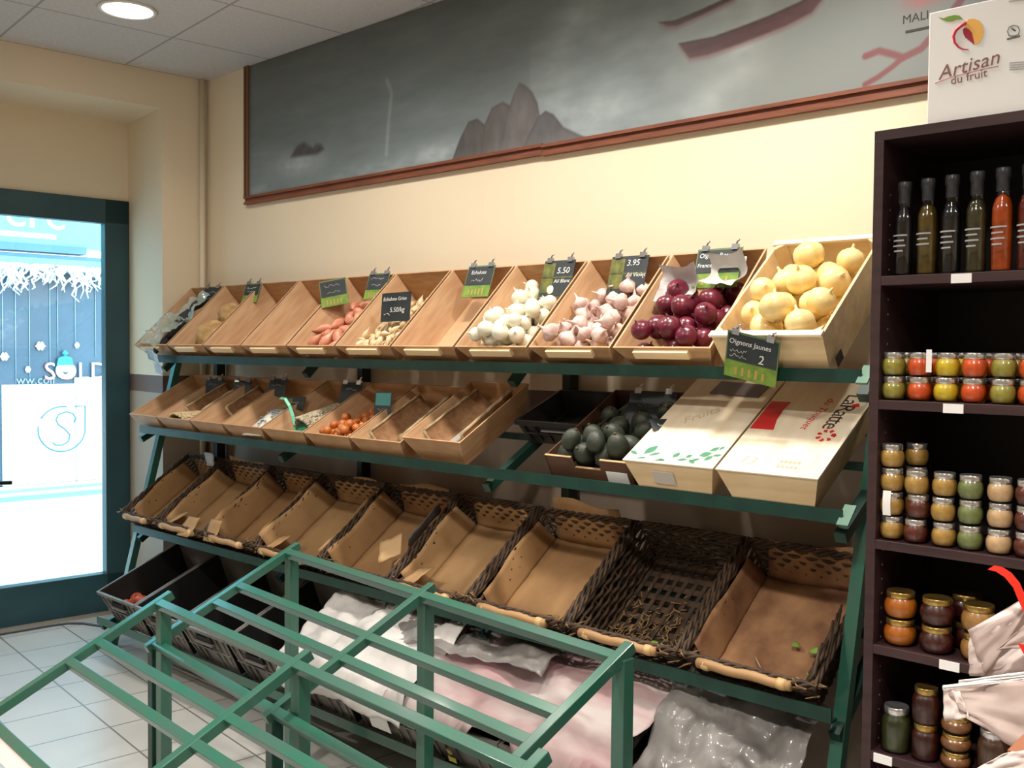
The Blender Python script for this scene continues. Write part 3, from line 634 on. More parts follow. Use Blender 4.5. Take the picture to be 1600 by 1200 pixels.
pricetag(tagM(436,592,2.60,.3,-.3),.10,.08,'grey tag at the back of the crate with the printed packet','slate',[('s',.05,-.03,-.03,.012)],seed=23)
pricetag(tagM(463,620,2.50,.4,-.5),.10,.06,'small black and orange card lying behind the mint scoop','olive',[('s',.05,-.03,-.03,.012)],clips=False,seed=24)
pricetag(tagM(551,598,2.60,.2,-.3),.11,.10,'black tag with two white clips behind the grey dried beans','black',[('s',.06,-.03,-.03,.014)],seed=25)
pricetag(tagM(600,612,2.50,.5,-.2),.07,.11,'narrow teal tag leaning over the little orange onions','teal',[('s',.04,-.02,-.07,.014)],clips=False,seed=26)

# ---- black crate, avocados, printed boxes on the right of the middle tier
def plastic_crate(name,M,W,L,D,label,cat,group=None,matb=None,matf=None):
    t=thing(name,label,cat,group=group); t.matrix_world=M
    matb=matb or M_blk; matf=matf or M_gryp; th=.006; tp=.02
    tray(t,W,L,D,tp,tp,th,matb,matf,matb,('side_wall','end_wall','base'))
    b=MB().box((-.004,-.006,D-.012),(W+.004,.004,D+.004)).box((-.004,L-.004,D-.012),(W+.004,L+.006,D+.004)).box((-.004,0,D-.012),(.006,L,D+.004)).box((W-.006,0,D-.012),(W+.004,L,D+.004))
    b.build('rim',matf,t)
    b=MB()
    for k in range(7):
        x=.02+tp*.5+(W-.04-tp)*k/6
        if k in (0,1,2,4,5,6): b.bar((x,-.004+tp*.1,D-.02),(x*.9+W*.05,tp-.004,.01),.006,.006,(0,1,0))
    b.bar((tp,tp*.5-.004,D*.5),(W-tp,tp*.5-.004,D*.5),.005,.006)
    b.build('ribs',matf,t)
    b=MB().box((W*.32,-.012,D*.68),(W*.68,.002,D*.72)); b.build('hand_grip',mat('grip_light',(120,116,112),.4),t)
    MB().box((W*.33,-.0045,D*.72),(W*.67,.004,D*.86)).build('hand_slot',mat('slot_black',(8,8,8),.8),t)
    return t
plastic_crate('plastic_crate',frame(-2.275,2.52,1.255,22,.09),.36,.26,.09,'black plastic tray at the back of the middle tier behind the avocados','crate',matf=M_blk)
M_cb=mat('tray_cardboard',(96,66,46),.7,0,(78,52,36),8); M_cbl=mat('tray_card_edge',(196,160,116),.7)
av=thing('cardboard_tray','brown cardboard fruit tray of dark avocados left of the pale boxes','tray'); MA=frame(-1.985,2.335,1.172,28,.095); av.matrix_world=MA
Wt,Lt,Dt=.325,.42,.095
for x in (0,Wt-.005): MB().box((x,0,0),(x+.005,Lt,Dt)).build('side_wall',M_cb,av)
MB().box((0,Lt-.005,0),(Wt,Lt,Dt)).build('end_wall',M_cb,av)
MB().prism([(0,0),(Wt,0),(Wt,Dt),(Wt*.66,Dt),(Wt*.64,Dt*.66),(Wt*.34,Dt*.62),(Wt*.32,Dt),(0,Dt)],.005,M=T(0,.005,0)@RX(PI/2)).build('end_wall',M_cb,av)
MB().box((.0,0,0),(Wt,Lt,.005)).build('base',M_cb,av)
MB().box((0,-.001,Dt),(Wt*.32,.007,Dt+.002)).box((Wt*.66,-.001,Dt),(Wt,.007,Dt+.002)).box((Wt*.34,-.001,Dt*.63),(Wt*.64,.007,Dt*.65)).build('card_edge',M_cbl,av)
MB().box((Wt*.70,-.002,Dt*.18),(Wt*.94,0,Dt*.62)).build('paper_label',M_white,av)
avp=thing('avocado','x','avocado')
MB().lathe([(.001,-.037),(.018,-.034),(.03,-.02),(.034,0),(.031,.017),(.024,.031),(.014,.04),(.004,.043)],14).build('fruit',mat('avocado_skin',(58,66,52),.5,0,(40,44,38),20,bump=.4),avp)
MB().lathe([(.004,.042),(.005,.047),(.001,.048)],6).build('stem_stub',mat('stub_brown',(90,70,50),.7),avp)
fill(avp,MA,pile(30,.034,.01,.31,.01,.37,.25,seed=15),.034,'dark green avocado in the brown cardboard tray','avocados in the cardboard tray')
for x in (-1.72,):
    MB()
pricetag(tagM(1022,612,2.64,.1,-.35),.17,.12,'black slate tag with silver clips behind the avocados','black',[('s',.09,-.05,-.05,.014)],seed=31)
pricetag(T(*onplane(1052,655,2.50))@RZ(.9)@RX(-.9),.15,.05,'narrow slate strip leaning against the pale box edge','slate',[('s',.11,-.055,-.025,.018)],clips=False,seed=32)
M_leaf=mat('leaf_print',(70,140,110),.5)
def leafp(b,x,y,l,w,a,z):
    P=[]; n=9
    for k in range(n): t=k/(n-1); P.append((l*t,w*math.sin(PI*t)))
    for k in range(n-2,0,-1): t=k/(n-1); P.append((l*t,-w*math.sin(PI*t)))
    b.prism(P[::-1],.0008,M=T(x,y,z)@RZ(a))
def woodbox(x,Wb,label,yaw=0,zf=1.186):
    Db,Lb=.10,.46; t=thing('wooden_box',label,'box'); t.matrix_world=frame(x,2.295,zf,29.5,Db,yaw)
    tray(t,Wb,Lb,Db,.03,.0,.008,M_pale,M_pale,M_pale,('side_panel','end_panel','base_panel'))
    MB().box((-.002,-.002,Db),(Wb+.002,Lb,Db+.004)).build('lid',M_palel,t)
    return t,Wb,Lb,Db+.004
wa,Wb,Lb,zt=woodbox(-1.652,.292,'pale wooden box with green leaf print on its lid, left of the red printed one')
b=MB()
for (x,y,l,w,a) in [(.05,.035,.05,.014,1.1),(.03,.03,.035,.006,2.7),(.07,.03,.035,.006,.5),(.04,.012,.03,.004,.2),(.15,.03,.028,.009,1.2),(.17,.02,.03,.006,.3),(.135,.012,.025,.005,2.9),(.19,.035,.02,.007,.9),(.21,.02,.03,.006,.6),(.225,.05,.035,.012,.5),(.245,.075,.03,.008,.8),(.25,.03,.03,.008,1.0),(.265,.055,.025,.006,.3),(.27,.085,.02,.005,1.2),(.10,.01,.03,.004,.1),(.23,.012,.03,.006,2.6)]: leafp(b,x,y,l,w,a,zt)
b.build('leaf_print',M_leaf,wa)
MB().box((.09,-.004,.035),(.16,-.002,.075)).build('paper_label',mat('label_greyish',(196,190,182),.5),wa)
gs=MB().box((-.085,-.035,0),(.085,.035,.003)).build('slate_card',mat('grey_slate_card',(98,90,90),.5)); gs.matrix_world=wa.matrix_world@T(.175,.40,zt+.001)@RZ(-.08); tag(gs,'grey slate card lying on the lid of the leaf printed box','card')
text('faint_lettering','Fruits',.05,mat('faint_brown',(204,186,156),.6),wa,T(.09,.20,zt)@RZ(.75),shear=.3,ext=.0004)
wb,Wb,Lb,zt=woodbox(-1.348,.285,'pale wooden box with red band and black name on its lid, at the right end')
MB().prism([(.002,.20),(.075,.20),(.062,.25),(.058,.30),(.062,.345),(.002,.345)],.0008,M=T(0,0,zt)).build('red_band',M_red,wb)
text('black_lettering','LaRatte',.068,M_ink,wb,T(.212,.40,zt)@RZ(-PI/2-.05),ext=.0004,space=.85)
text('red_lettering','du Touquet',.034,M_red,wb,T(.165,.375,zt)@RZ(-PI/2-.12),ext=.0004,shear=.2)
b=MB()
for k in range(8): b.prism([(0,0),(.014,.003),(.011,.012),(.002,.010)],.0008,M=T(.23+.012*math.cos(k*.9),.19+.014*math.sin(k*.9),zt)@RZ(k*.8))
b.build('red_mark',M_red,wb)
MB().prism([(0,0),(.02,.01),(.012,.024),(-.004,.016)],.0008,M=T(.245,.33,zt)).build('red_mark',M_red,wb)
b=MB()
for k in range(10): b.box((.16+.012*(k%5),.03+.022*(k//5),zt),(.168+.012*(k%5),.040+.022*(k//5),zt+.0006))
b.build('small_print',mat('small_print_tan',(190,168,136),.6),wb)
text('small_lettering','13',.05,mat('faint_red',(222,170,150),.6),wb,T(.045,.04,zt)@RZ(-.2),ext=.0004)

# ------------------------------------------------------------ wicker baskets
WB,LB,DB,TB=.40,.455,.13,35.6
def rect(W,L,z,ins,n=14):
    x0,x1,y0,y1=ins,W-ins,ins*.7,L-ins*.7; P=[]
    for (a,b) in (((x0,y0),(x1,y0)),((x1,y0),(x1,y1)),((x1,y1),(x0,y1)),((x0,y1),(x0,y0))):
        P+=[Vector((a[0]+(b[0]-a[0])*k/n,a[1]+(b[1]-a[1])*k/n,z)) for k in range(n)]
    return P
def basket(W,label):
    t=thing('wicker_basket',label,'basket',group='wicker baskets on the lowest sloping tier')
    b=MB(); tp=.035
    rows=7
    for r in range(rows):
        z=.012+(DB-.02)*r/(rows-1); P=rect(W,LB,z,tp*(1-z/DB)+.004); c=Vector((W/2,LB/2,z))
        Q=[]
        for k,p in enumerate(P):
            s=1 if (k+r)%2 else -1; d=(p-c).normalized(); Q.append(p+d*.0045*s+Vector((0,0,.002*fbm((k,r,W*9)))))
        Q.append(Q[0]); b.tube(Q,.0065,5,cap=False)
    P0=rect(W,LB,.0,tp); P1=rect(W,LB,DB,.004)
    for k in range(0,56,2): b.tube([P0[k],P1[k]],.004,4)
    b.build('woven_wall',M_wick,t)
    b=MB(); n=9
    for k in range(n): y=.05+(LB-.1)*k/(n-1); b.bar((tp,y,.004),(W-tp,y,.004+.003*(k%2)),.022,.004)
    for k in range(n): x=.05+(W-.1)*k/(n-1); b.bar((x,.03,.008),(x,LB-.03,.006),.014,.004)
    b.build('base_lattice',M_wick,t)
    b=MB()
    for s in range(3):
        P=rect(W,LB,DB+.004,.002,22); P.append(P[0]); c=Vector((W/2,LB/2,DB))
        Q=[]
        for k,p in enumerate(P):
            a=k*1.15+s*2*PI/3; d=(p-c); d.z=0; d.normalize(); Q.append(p+d*.007*math.cos(a)+Vector((0,0,.007*math.sin(a))))
        b.tube(Q,.0055,5,cap=False)
    rg=random.Random(int(W*1e4))
    b.build('braided_rim',M_wick,t)
    b=MB()
    for k in range(16):
        x=rg.choice([rg.uniform(-.01,.06),rg.uniform(W-.07,W+.01)]); y=rg.uniform(-.015,.02); z=DB+rg.uniform(-.02,.02)
        b.tube([(x,y,z),(x+rg.uniform(-.03,.03),y+rg.uniform(-.012,.012),z+rg.uniform(-.012,.015)),(x+rg.uniform(-.05,.05),y+rg.uniform(-.02,.03),z+rg.uniform(-.02,.012))],[.003,.003,.0012],4)
    b.build('loose_straws',M_wickl,t)['kind']='stuff'
    p=MB().tube([(.06+(W-.12)*k/10,-.012,DB+.001+.003*math.sin(k*1.3)) for k in range(11)],[.0145,.0138,.0135,.0136,.0132,.0135,.0132,.0134,.013,.0132,.0135],10).build('front_pole',M_pole,t)
    for x in (.085,W-.085):
        MB().tube([(x-.012,-.012,DB+.001),(x-.004,-.012,DB+.001),(x+.004,-.012,DB+.001),(x+.012,-.012,DB+.001)],[.0145,.0160,.0160,.0145],10).build('binding',mat('binding_cane',(214,182,130),.5,0,(188,150,100),40),p)
    return t
def liner(M,W,L,D,label,seed,m,back=1.0,front=.6,side=.95,dusty=False):
    rg=random.Random(seed*7+1); side=rg.uniform(.82,1.05); front=rg.uniform(.55,.85)
    b=MB(); tp=.045; x0,x1,y0,y1=tp,W-tp,.032,L-.035
    ns=lambda p,a=.004: a*fbm(p,11)
    b.sheet(lambda i,j:(x0+(x1-x0)*i,y0+(y1-y0)*j,.016+ns((i,j,seed),.005)+.01*abs(2*i-1)**4),12,14)
    # flaps: left, right, back, front
    def wallf(a,c,h,out,k):
        a=Vector(a); c=Vector(c); o=Vector(out)
        def f(i,j):
            p=a+(c-a)*(i*(1-.10*j)+.05*j+.03*j*math.sin(seed*3+k)); q=h*D*(1-.05*math.sin(i*7+k+seed)+.10*(i-.5)*math.sin(seed*5+k*2)); return p+o*(j*q*.28+ns((i*2+k,j,seed),.006)*j)+Vector((0,0,j*q))
        b.sheet(f,12,6)
    wallf((x0,y0,.016),(x0,y1,.016),side,(-1,0,0),1); wallf((x1,y0,.016),(x1,y1,.016),side,(1,0,0),2)
    wallf((x0,y1,.016),(x1,y1,.016),back,(0,1,0),3); wallf((x0,y0,.016),(x1,y0,.016),front,(0,-1,0),4)
    if seed%2:
        b.sheet(lambda i,j:(x0-.03+.09*i+.02*j,y0-.01+.09*j,D*.8+.02*i-.01*j+ns((i,j,seed))),5,5)
    o=b.build('card_liner',m,solid=.002); o.matrix_world=M; return tag(o,label,'liner','kraft card liners in the baskets')
X3s=[-4.725,-4.37,-3.935,-3.54,-3.10,-2.675,-2.275,-1.855,-1.45,-1.045]
ordn=['leftmost','second from left','third from left','fourth from left','fifth from left','sixth from left','seventh from left','eighth, unlined','rightmost']
BT=[]
for i in range(9):
    W=X3s[i+1]-X3s[i]-.016; 
    lbl={7:'dark unlined wicker basket with bare lattice bottom, second from right',8:'rightmost wicker basket with a dusty card liner and a thick peeled pole'}.get(i,ordn[i].capitalize()+' wicker basket on the basket tier, lined with brown card')
    t=basket(W,lbl); M=frame(X3s[i]+.008,2.285,.668,TB,DB); t.matrix_world=M; BT.append((M,W))
    if i!=7: liner(M,W,LB,DB,('brown card liner folded inside the '+ordn[i]+' basket') if i<8 else 'dusty brown liner strewn with leaf bits in the rightmost basket',i,(M_kraft,M_kraft2)[i%2] if i<8 else M_dirt,back=(.9,1.05,.8,1.0,1.1,.85,1.25,1,1.0)[i],front=.75)
M_leafg=mat('fresh_leaf_bit',(122,160,62),.5)
def leafbit(M,l,w,label,group):
    b=MB().sheet(lambda i,j:(l*i,w*(j-.5)*2*math.sin(PI*(.05+.9*i)),.006*math.sin(3*i)+.004*j),8,4); o=b.build('leaf_scrap',M_leafg,solid=.0006); o.matrix_world=M; tag(o,label,'leaf',group)
M,W=BT[8]
for (x,y,a,l) in ((.28,.17,.4,.04),(.25,.18,2.9,.03),(.30,.10,.2,.035)): leafbit(M@T(x,y,.035)@RZ(a),l,.009,'small green leaf scrap on the dusty liner of the rightmost basket','leaf scraps in the rightmost basket')
leafbit(BT[7][0]@T(.22,.07,.03)@RZ(.6),.03,.008,'small green leaf scrap in the dark unlined basket','leaf scraps in the unlined basket')
tw=MB().tube([(.14,.12,.03),(.16,.10,.034),(.17,.09,.03)],.002,5).build('twig_scrap',mat('twig_pale',(200,180,140),.7)); tw.matrix_world=M; tag(tw,'short pale twig on the dusty liner of the rightmost basket','twig')
b=MB(); rg=random.Random(5)
for k in range(260):
    x,y=rg.uniform(.05,BT[7][1]-.05),abs(rg.gauss(0,.09))+.04; a=rg.uniform(0,3); l=rg.uniform(.008,.03)
    if y<.35: b.bar((x,y,.014+rg.random()*.008),(x+l*math.cos(a),y+l*math.sin(a),.014+rg.random()*.008),.003,.0015)
o=b.build('straw_litter',M_wickl); o.matrix_world=BT[7][0]; tag(o,'dry straw litter at the front of the dark unlined basket','litter',kind='stuff')
b=MB()
for k in range(9):
    q=rg.uniform(-.01,.01); b.tube([(W-.03+q,.0+.03*k*.3,DB-.01),(W-.005+q,.03+.02*k,DB+.02+.01*math.sin(k)),(W-.01+q,.09+.02*k,DB+.035+.01*math.cos(k))],[.004,.006,.003],5)
o=b.build('broken_wicker',M_wick); o.matrix_world=M; tag(o,'frayed broken wicker at the front corner of the rightmost basket','wicker')
def cardflap(M,w,l,label,m,seed):
    o=MB().sheet(lambda i,j:((i-.5)*w,(j-.5)*l,.006*fbm((i*3,j*3,seed))+.012*i*i),6,6).build('card_flap',m,solid=.002); o.matrix_world=M; tag(o,label,'card')
cardflap(BT[1][0]@T(.30,.01,.14)@RX(.3),.12,.10,'loose card flap folded over the front of the second basket',M_kraft2,2)
cardflap(BT[2][0]@T(.06,.02,.14)@RX(.5),.11,.10,'loose card flap over the front left of the third basket',M_kraft2,3)
cardflap(BT[4][0]@T(.30,.14,.13)@RZ(.6)@RX(.2),.10,.10,'pale square card scrap standing up in the fifth basket',mat('pale_card',(206,170,124),.7),4)
cardflap(BT[4][0]@T(.36,.28,.12)@RY(-.9),.08,.2,'grey card strip along the right side of the fifth basket',mat('grey_card',(112,112,112),.6),5)
cardflap(BT[0][0]@T(.27,.43,.15)@RX(1.1),.10,.07,'white card scrap at the back of the leftmost baskets',M_paper,6)

# ------------------------------------------------------------ black crates on the floor level
WF,LF,DF,TF=.362,.455,.19,23
X4s=[-4.565+.375*k for k in range(10)]
lab4=['black plastic crate with a few reddish onions, leftmost at floor level','empty black plastic crate next to the one with reddish onions','empty black plastic crate, third from the left at floor level',
'black plastic crate with a hand slot just left of the white paper','black plastic crate under the white paper sheet','black plastic crate with a white label on its front','black plastic crate with a small yellow mark on its front',
'black plastic crate under the pink stained paper','black plastic crate under clear film at the right end']
CF=[]; 
for i in range(9):
    M=frame(X4s[i],2.095,.332,TF,DF)
    if i==0: p0=plastic_crate('plastic_crate',M,WF,LF,DF,lab4[0],'crate','black crates at floor level')
    else: dup(p0,M,lab4[i],'black crates at floor level')
    CF.append(M)
lb=MB().box((.12,-.006,.05),(.22,-.0045,.11)).build('paper_label',M_white); lb.parent=None
lb.matrix_world=CF[5]@T(-.02,0,0); tag(lb,'white paper label on the front of a black floor crate','label')
lg=MB().lathe([(.012,0),(.013,.001)],10,M=T(.12,-.006,.08)@RX(PI/2)).box((.105,-.008,.04),(.14,-.0065,.06)).build('logo_sticker',mat('sticker_yellow',(176,160,60),.5)); lg.matrix_world=CF[6]; tag(lg,'small yellow sticker on the front of a black floor crate','sticker')
ROO=onion('reddish_onion',(184,92,64),(150,64,44),.030,.004)
fill(ROO,CF[0],[(x,y,z,r) for (x,y,z,r) in pile(26,.030,.03,.33,.02,.30,.4,seed=19)],.030,'reddish onion at the bottom of the leftmost black crate','reddish onions in the black crate')
# paper and film over the right floor crates
def drape(name,m,xa,xb,s0,s1,amp,label,cat,seed,base=.0,over=.0,nx=60,ny=44,ov_x0=0,ov_x1=1,solid=.0012,rise=0,edge=.04):
    b=MB(); tt=math.radians(TF)
    def f(i,j):
        x=xa+(xb-xa)*i+edge*fbm((j*2,seed,1)); s=s0+(s1-s0)*j+edge*fbm((i*3,seed,7))
        h=base+amp*fbm((x*3.2,s*4,seed))+amp*.35*abs(fbm((x*11,s*12,seed+3)))+rise*j
        if s<0: # hangs over the crate fronts
            y=2.083-.02-abs(s)*.06-.01*fbm((x*9,s*9,seed)); z=.332+h*.4+s*.95; return (x,y-max(0,h)*.3,z)
        h=max(h,.012); return (x,2.075+s*math.cos(tt)-h*math.sin(tt),.332+s*math.sin(tt)+h*math.cos(tt))
    b.sheet(f,nx,ny,smooth=True); o=b.build(name,m,solid=solid); return tag(o,label,cat)
M_film=film_mat('clear_film',(158,154,150),.6,.42,(104,100,98),7)
M_pink=mat('pink_printed_paper',(182,172,170),.6,0,(152,108,112),3.2,(1,3,1),bump=.2)
drape('paper_sheet',M_paper,-3.02,-2.32,-.07,.36,.05,'crumpled white paper sheet spilling over the front of the floor crates','paper',2,.05,rise=.05)
drape('paper_sheet',M_pink,-2.42,-1.50,-.02,.42,.035,'white paper with pink stains spread over the floor crates','paper',11,.05,rise=.03)
drape('plastic_film',M_film,-1.50,-1.08,-.26,.42,.06,'crumpled clear plastic film hanging over the right floor crates','plastic film',16,.06)
drape('plastic_film',M_film,-2.75,-1.9,.2,.46,.06,'crumpled clear film bunched behind the white paper sheet','plastic film',23,.09)

# ------------------------------------------------------------ two green display stands in front
def stand(o0,th,slope,bays,ss,name_label,zfront=0,tape=False):
    t=thing('display_stand',name_label,'display stand',(o0[0],o0[1],0),th)
    z0=o0[2]; cs,sn=math.cos(slope),math.sin(slope); w=.027
    P=lambda u,s,dz=0: Vector((u,-s*cs,z0-s*sn+dz-w/2))
    upv=(0,-sn,cs)
    for k,s in enumerate(ss):
        MB().bar(P(bays[0]-.0,s),P(bays[-1]+.0,s),w,w*.9,upv).build('rail',M_green,t,bevel=.002)
    for u in bays:
        MB().bar(P(u,-.05),P(u,ss[-1]+.03),w,w,upv).build('crossbar',M_green,t,bevel=.002)
        a=P(u,0); MB().box((u-.019,-.0,0),(u+.019,.036,a.z-.0)).build('leg',M_green,t,bevel=.002)
        b=P(u,ss[-1]); MB().box((u-.017,b.y-.017,0),(u+.017,b.y+.017,b.z-w*.6)).build('leg',M_greend,t,bevel=.002)
    if tape:
        s=ss[-1]; MB().bar(P(bays[0],s+.03,.004),P(bays[1]-.1,s+.03,.004),.05,.006,upv).build('edge_strip',mat('pinkish_tape',(214,200,196),.5),t)
    return t
stand((-2.855,1.979,.8),-.098,.45,(0,.776,1.537),(0,.203,.297,.52),'rear green metal display stand, bare and sloping, close to the baskets')
stand((-2.853,1.499,.713),-.072,.45,(0,.809,1.654),(0,.203,.297,.545),'front green metal display stand, bare and sloping, nearest the camera',tape=True)

# ------------------------------------------------------------ dark cabinet
CX0,CX1,CY0,CY1=-.9,-.08,2.2,2.58
cb=thing('shelf_cabinet','tall dark wenge cabinet with jars and bottles right of the rack','cabinet',(CX0,CY0,0))
CW=CX1-CX0; CDp=CY1-CY0; th=.022
MB().box((0,0,0),(th,CDp,1.98)).build('side_panel',M_wenge,cb,bevel=.001); MB().box((CW-th,0,0),(CW,CDp,1.98)).build('side_panel',M_wenge,cb,bevel=.001)
MB().box((0,0,1.98),(CW,CDp,2.003)).build('top_panel',M_wenge,cb,bevel=.001)
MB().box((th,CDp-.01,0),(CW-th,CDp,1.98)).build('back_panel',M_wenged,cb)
SH=[1.675,1.395,1.076,.835,.588,.30,.08]
for z in SH:
    MB().box((th,.0,z-.021),(CW-th,CDp-.01,z)).build('shelf',M_wenge,cb,bevel=.001)
ph=MB().lathe([(.003,0),(.0031,.0006)],6).mesh('pin_hole',mat('hole_glint',(120,104,96),.4))
for k in range(44):
    o=bpy.data.objects.new('pin_hole',ph); C.objects.link(o); o.parent=cb; o.matrix_local=T(th,.045,.4+k*.034)@RY(PI/2)
for (x,z) in ((.175,SH[0]),(.165,SH[1]),(.17,SH[3]),(.03,SH[4])):
    o=MB().box((0,-.003,0),(.042,0,.02)).build('shelf_price_label',M_white); o.matrix_world=T(CX0+x,CY0,z-.022); 
    lbn={SH[0]:'small white price label under the bottles',SH[1]:'small white price label under the orange and yellow jars',SH[3]:'small white price label beside the white wrapped gift',SH[4]:'small white price label below the green pickle jar'}[z]; tag(o,lbn,'label')

def jarproto(name,r,h,lidm,squat=True,lidh=.014):
    t=thing(name,'x','jar')
    b=h-lidh
    prof=[(.001,0),(.70*r,0),(.83*r,.06*b),(.97*r,.30*b),(1*r,.52*b),(.95*r,.74*b),(.82*r,.90*b),(.76*r,b)] if squat else [(.001,0),(.93*r,0),(r,.05*b),(r,.78*b),(.9*r,.9*b),(.8*r,.95*b),(.8*r,b)]
    inner=[(max(.001,a*.955),.003+c*.93) for a,c in prof]
    MB().lathe(prof,20,caps=False).build('glass',M_clear,t)
    MB().lathe([(.80*r,b-.003),(.83*r,b-.001),(.83*r,b+lidh*.75),(.79*r,b+lidh*.97),(.75*r,b+lidh*.85),(.001,b+lidh*.83)],20,caps=False).build('lid',lidm,t)
    return t,inner
CNT={}
def jar(proto,inner,M,col,col2,label,group,first,chunk=18):
    if first: t=proto; t.matrix_world=M
    else: t=dup(proto,M)
    t['label']=label
    if group: t['group']=group
    key=(col,proto.name.split('.')[0]+str(len(inner))+str(round(inner[-1][1],3)))
    if key not in CNT:
        CNT[key]=MB().lathe(inner,18).mesh('contents',mat('contents_%d_%d_%d'%col,col,.35,0,col2,chunk*3,coat=.4))
    o=bpy.data.objects.new('contents',CNT[key]); C.objects.link(o); o.parent=t
    return t
PROTOS={}
def addjar(kind,x,y,z,col,col2,label,group=None,chunk=18,rot=None):
    if kind not in PROTOS:
        spec={'squat':(.0272,.0545,M_steel,True,.011),'goldj':(.0375,.062,M_gold,True,.012),'tall':(.030,.082,M_gold,False,.012),'tallp':(.033,.105,M_steel,False,.014),'mid':(.033,.039,M_gold,True,.009)}[kind]
        t,inner=jarproto({'squat':'spread_jar','goldj':'preserve_jar','tall':'sauce_jar','tallp':'pickle_jar','mid':'tasting_jar'}[kind],*spec); PROTOS[kind]=[t,inner,spec[1],True,t.copy()]
        # keep an untouched pattern whose children carry only glass and lid
        PROTOS[kind][4]=[(c.name.split('.')[0],c.data) for c in t.children]
        for c in list(t.children): bpy.data.objects.remove(c)
        bpy.data.objects.remove(t)
    _,inner,h,_,pat=PROTOS[kind]
    nm={'squat':'spread_jar','goldj':'preserve_jar','tall':'sauce_jar','tallp':'pickle_jar','mid':'tasting_jar'}[kind]
    t=thing(nm,label,'jar',(x,y,z),rot,group)
    for (n,me) in pat: o=bpy.data.objects.new(n,me); C.objects.link(o); o.parent=t
    key=(col,kind)
    if key not in CNT: CNT[key]=MB().lathe(inner,18).mesh('contents',mat('contents_%d_%d_%d'%col,col,.35,0,col2,chunk*3,coat=.4))
    o=bpy.data.objects.new('contents',CNT[key]); C.objects.link(o); o.parent=t
    return t,h
OL=((178,168,70),(148,140,50)); ORN=((240,96,28),(216,74,22)); YE=((240,212,44),(220,184,32)); MU=((206,164,84),(180,138,62)); BR=((110,46,28),(80,32,20)); GR=((138,150,92),(110,124,70)); BE=((236,198,152),(214,172,124))
def stackx(k): return CX0+.045+k*.0572
def colstack(k,z,items,names,y=CY0+.034,jx=None,gapname=''):
    for n,(c,nmc) in enumerate(zip(items,names)):
        addjar('squat',(jx if jx is not None else stackx(k))+U(-.002,.002),y+U(-.003,.003),z+n*.055,c[0],c[1],nmc,None)
cn5=['olive','orange','yellow','bright orange','dark olive','orange','yellow','olive','orange','olive','yellow']
pos5=['leftmost column','second column','third column','fourth column','fifth column','sixth column','seventh column','eighth column','ninth column','tenth column','eleventh column']
for k,c in enumerate((OL,ORN,YE,ORN,OL,ORN,YE,OL,ORN,OL,YE)):
    colstack(k,SH[1],[c,c],['lower %s spread jar on the upper jar shelf, %s'%(cn5[k],pos5[k]),'upper %s spread jar on the upper jar shelf, %s'%(cn5[k],pos5[k])])
    for n in range(2): addjar('squat',stackx(k),CY0+.105,SH[1]+n*.055,c[0],c[1],'spread jar in the back row of the upper jar shelf',"back row jars on the upper jar shelf")
colstack(0,SH[2],[MU]*4,['mustard jar at the foot of the tall leftmost stack','mustard jar with a white paper seal, second up in the leftmost stack','mustard jar, third up in the leftmost stack','mustard jar topping the tall leftmost stack'])
colstack(1,SH[2],[BR,BR,MU],['dark red jar at the foot of the second stack','dark red jar in the middle of the second stack','mustard jar on top of the two dark red jars'])
colstack(2,SH[2],[MU]*3,['mustard jar at the foot of the third stack, left of the green jars','mustard jar in the middle of the third stack','mustard jar on top of the third stack beside the green jars'])
colstack(3,SH[2],[GR]*3,['bottom green spread jar of the green stack','middle green spread jar of the green stack','top green spread jar of the green stack'])
colstack(4,SH[2],[BE]*3,['bottom beige spread jar of the beige stack','middle beige spread jar of the beige stack','top beige spread jar of the beige stack'])
for k,c in ((5,BR),(6,MU),(7,BE),(8,OL)): colstack(k,SH[2],[c]*3,['spread jar beyond the beige stack, %s from left, layer %s'%(['sixth','seventh','eighth','ninth'][k-5],w) for w in ('one','two','three')])
for n in range(4): addjar('squat',stackx(0)+.03,CY0+.10,SH[2]+n*.055,*MU,'mustard jar standing behind the tall leftmost stack','mustard jars behind the leftmost stack')
o=MB().sheet(lambda i,j:(-.009+.018*i,-.0355-.003*math.sin(PI*j),.066-.056*j),3,5).build('paper_seal',M_white); o.matrix_world=T(stackx(0),CY0+.040,SH[2]+.048); tag(o,'white paper seal strip down the front of a mustard jar','label')
o=MB().sheet(lambda i,j:(-.006+.012*i,-.037,.060-.05*j),3,5).build('paper_seal',M_white); o.matrix_world=T(stackx(1)+.0286,CY0+.040,SH[1]+.055); tag(o,'white paper strip between the orange and yellow jars','label')
AP=((206,120,26),(176,90,14)); CH=((84,26,22),(46,16,16)); HO=((196,150,84),(170,120,60))
for n in range(2): addjar('goldj',CX0+.066,CY0+.045,SH[3]+n*.0625,*AP,['lower','upper'][n]+' jar of orange fruit with a gold lid',None,8)
for n in range(2): addjar('goldj',CX0+.148,CY0+.042,SH[3]+n*.0625,*CH,['lower','upper'][n]+' jar of dark red berries with a gold lid, front',None,8)
for n in range(2): addjar('goldj',CX0+.185,CY0+.125,SH[3]+n*.0625,*CH,['lower','upper'][n]+' jar of dark red berries with a gold lid, behind',None,8)
for k in range(3):
    for n in range(2): addjar('goldj',CX0+.235+k*.085,CY0+.045,SH[3]+n*.0625,*HO,['lower','upper'][n]+' honey coloured jar with a gold lid, '+['nearest','second','third'][k]+' beside the berries',None,8)
addjar('tallp',CX0+.062,CY0+.045,SH[4],(70,76,36),(46,54,26),'tall green pickle jar with a silver lid on the low shelf',None,6)
addjar('tallp',CX0+.10,CY0+.14,SH[4],(60,66,36),(40,46,26),'tall green pickle jar standing behind the first one',None,6)
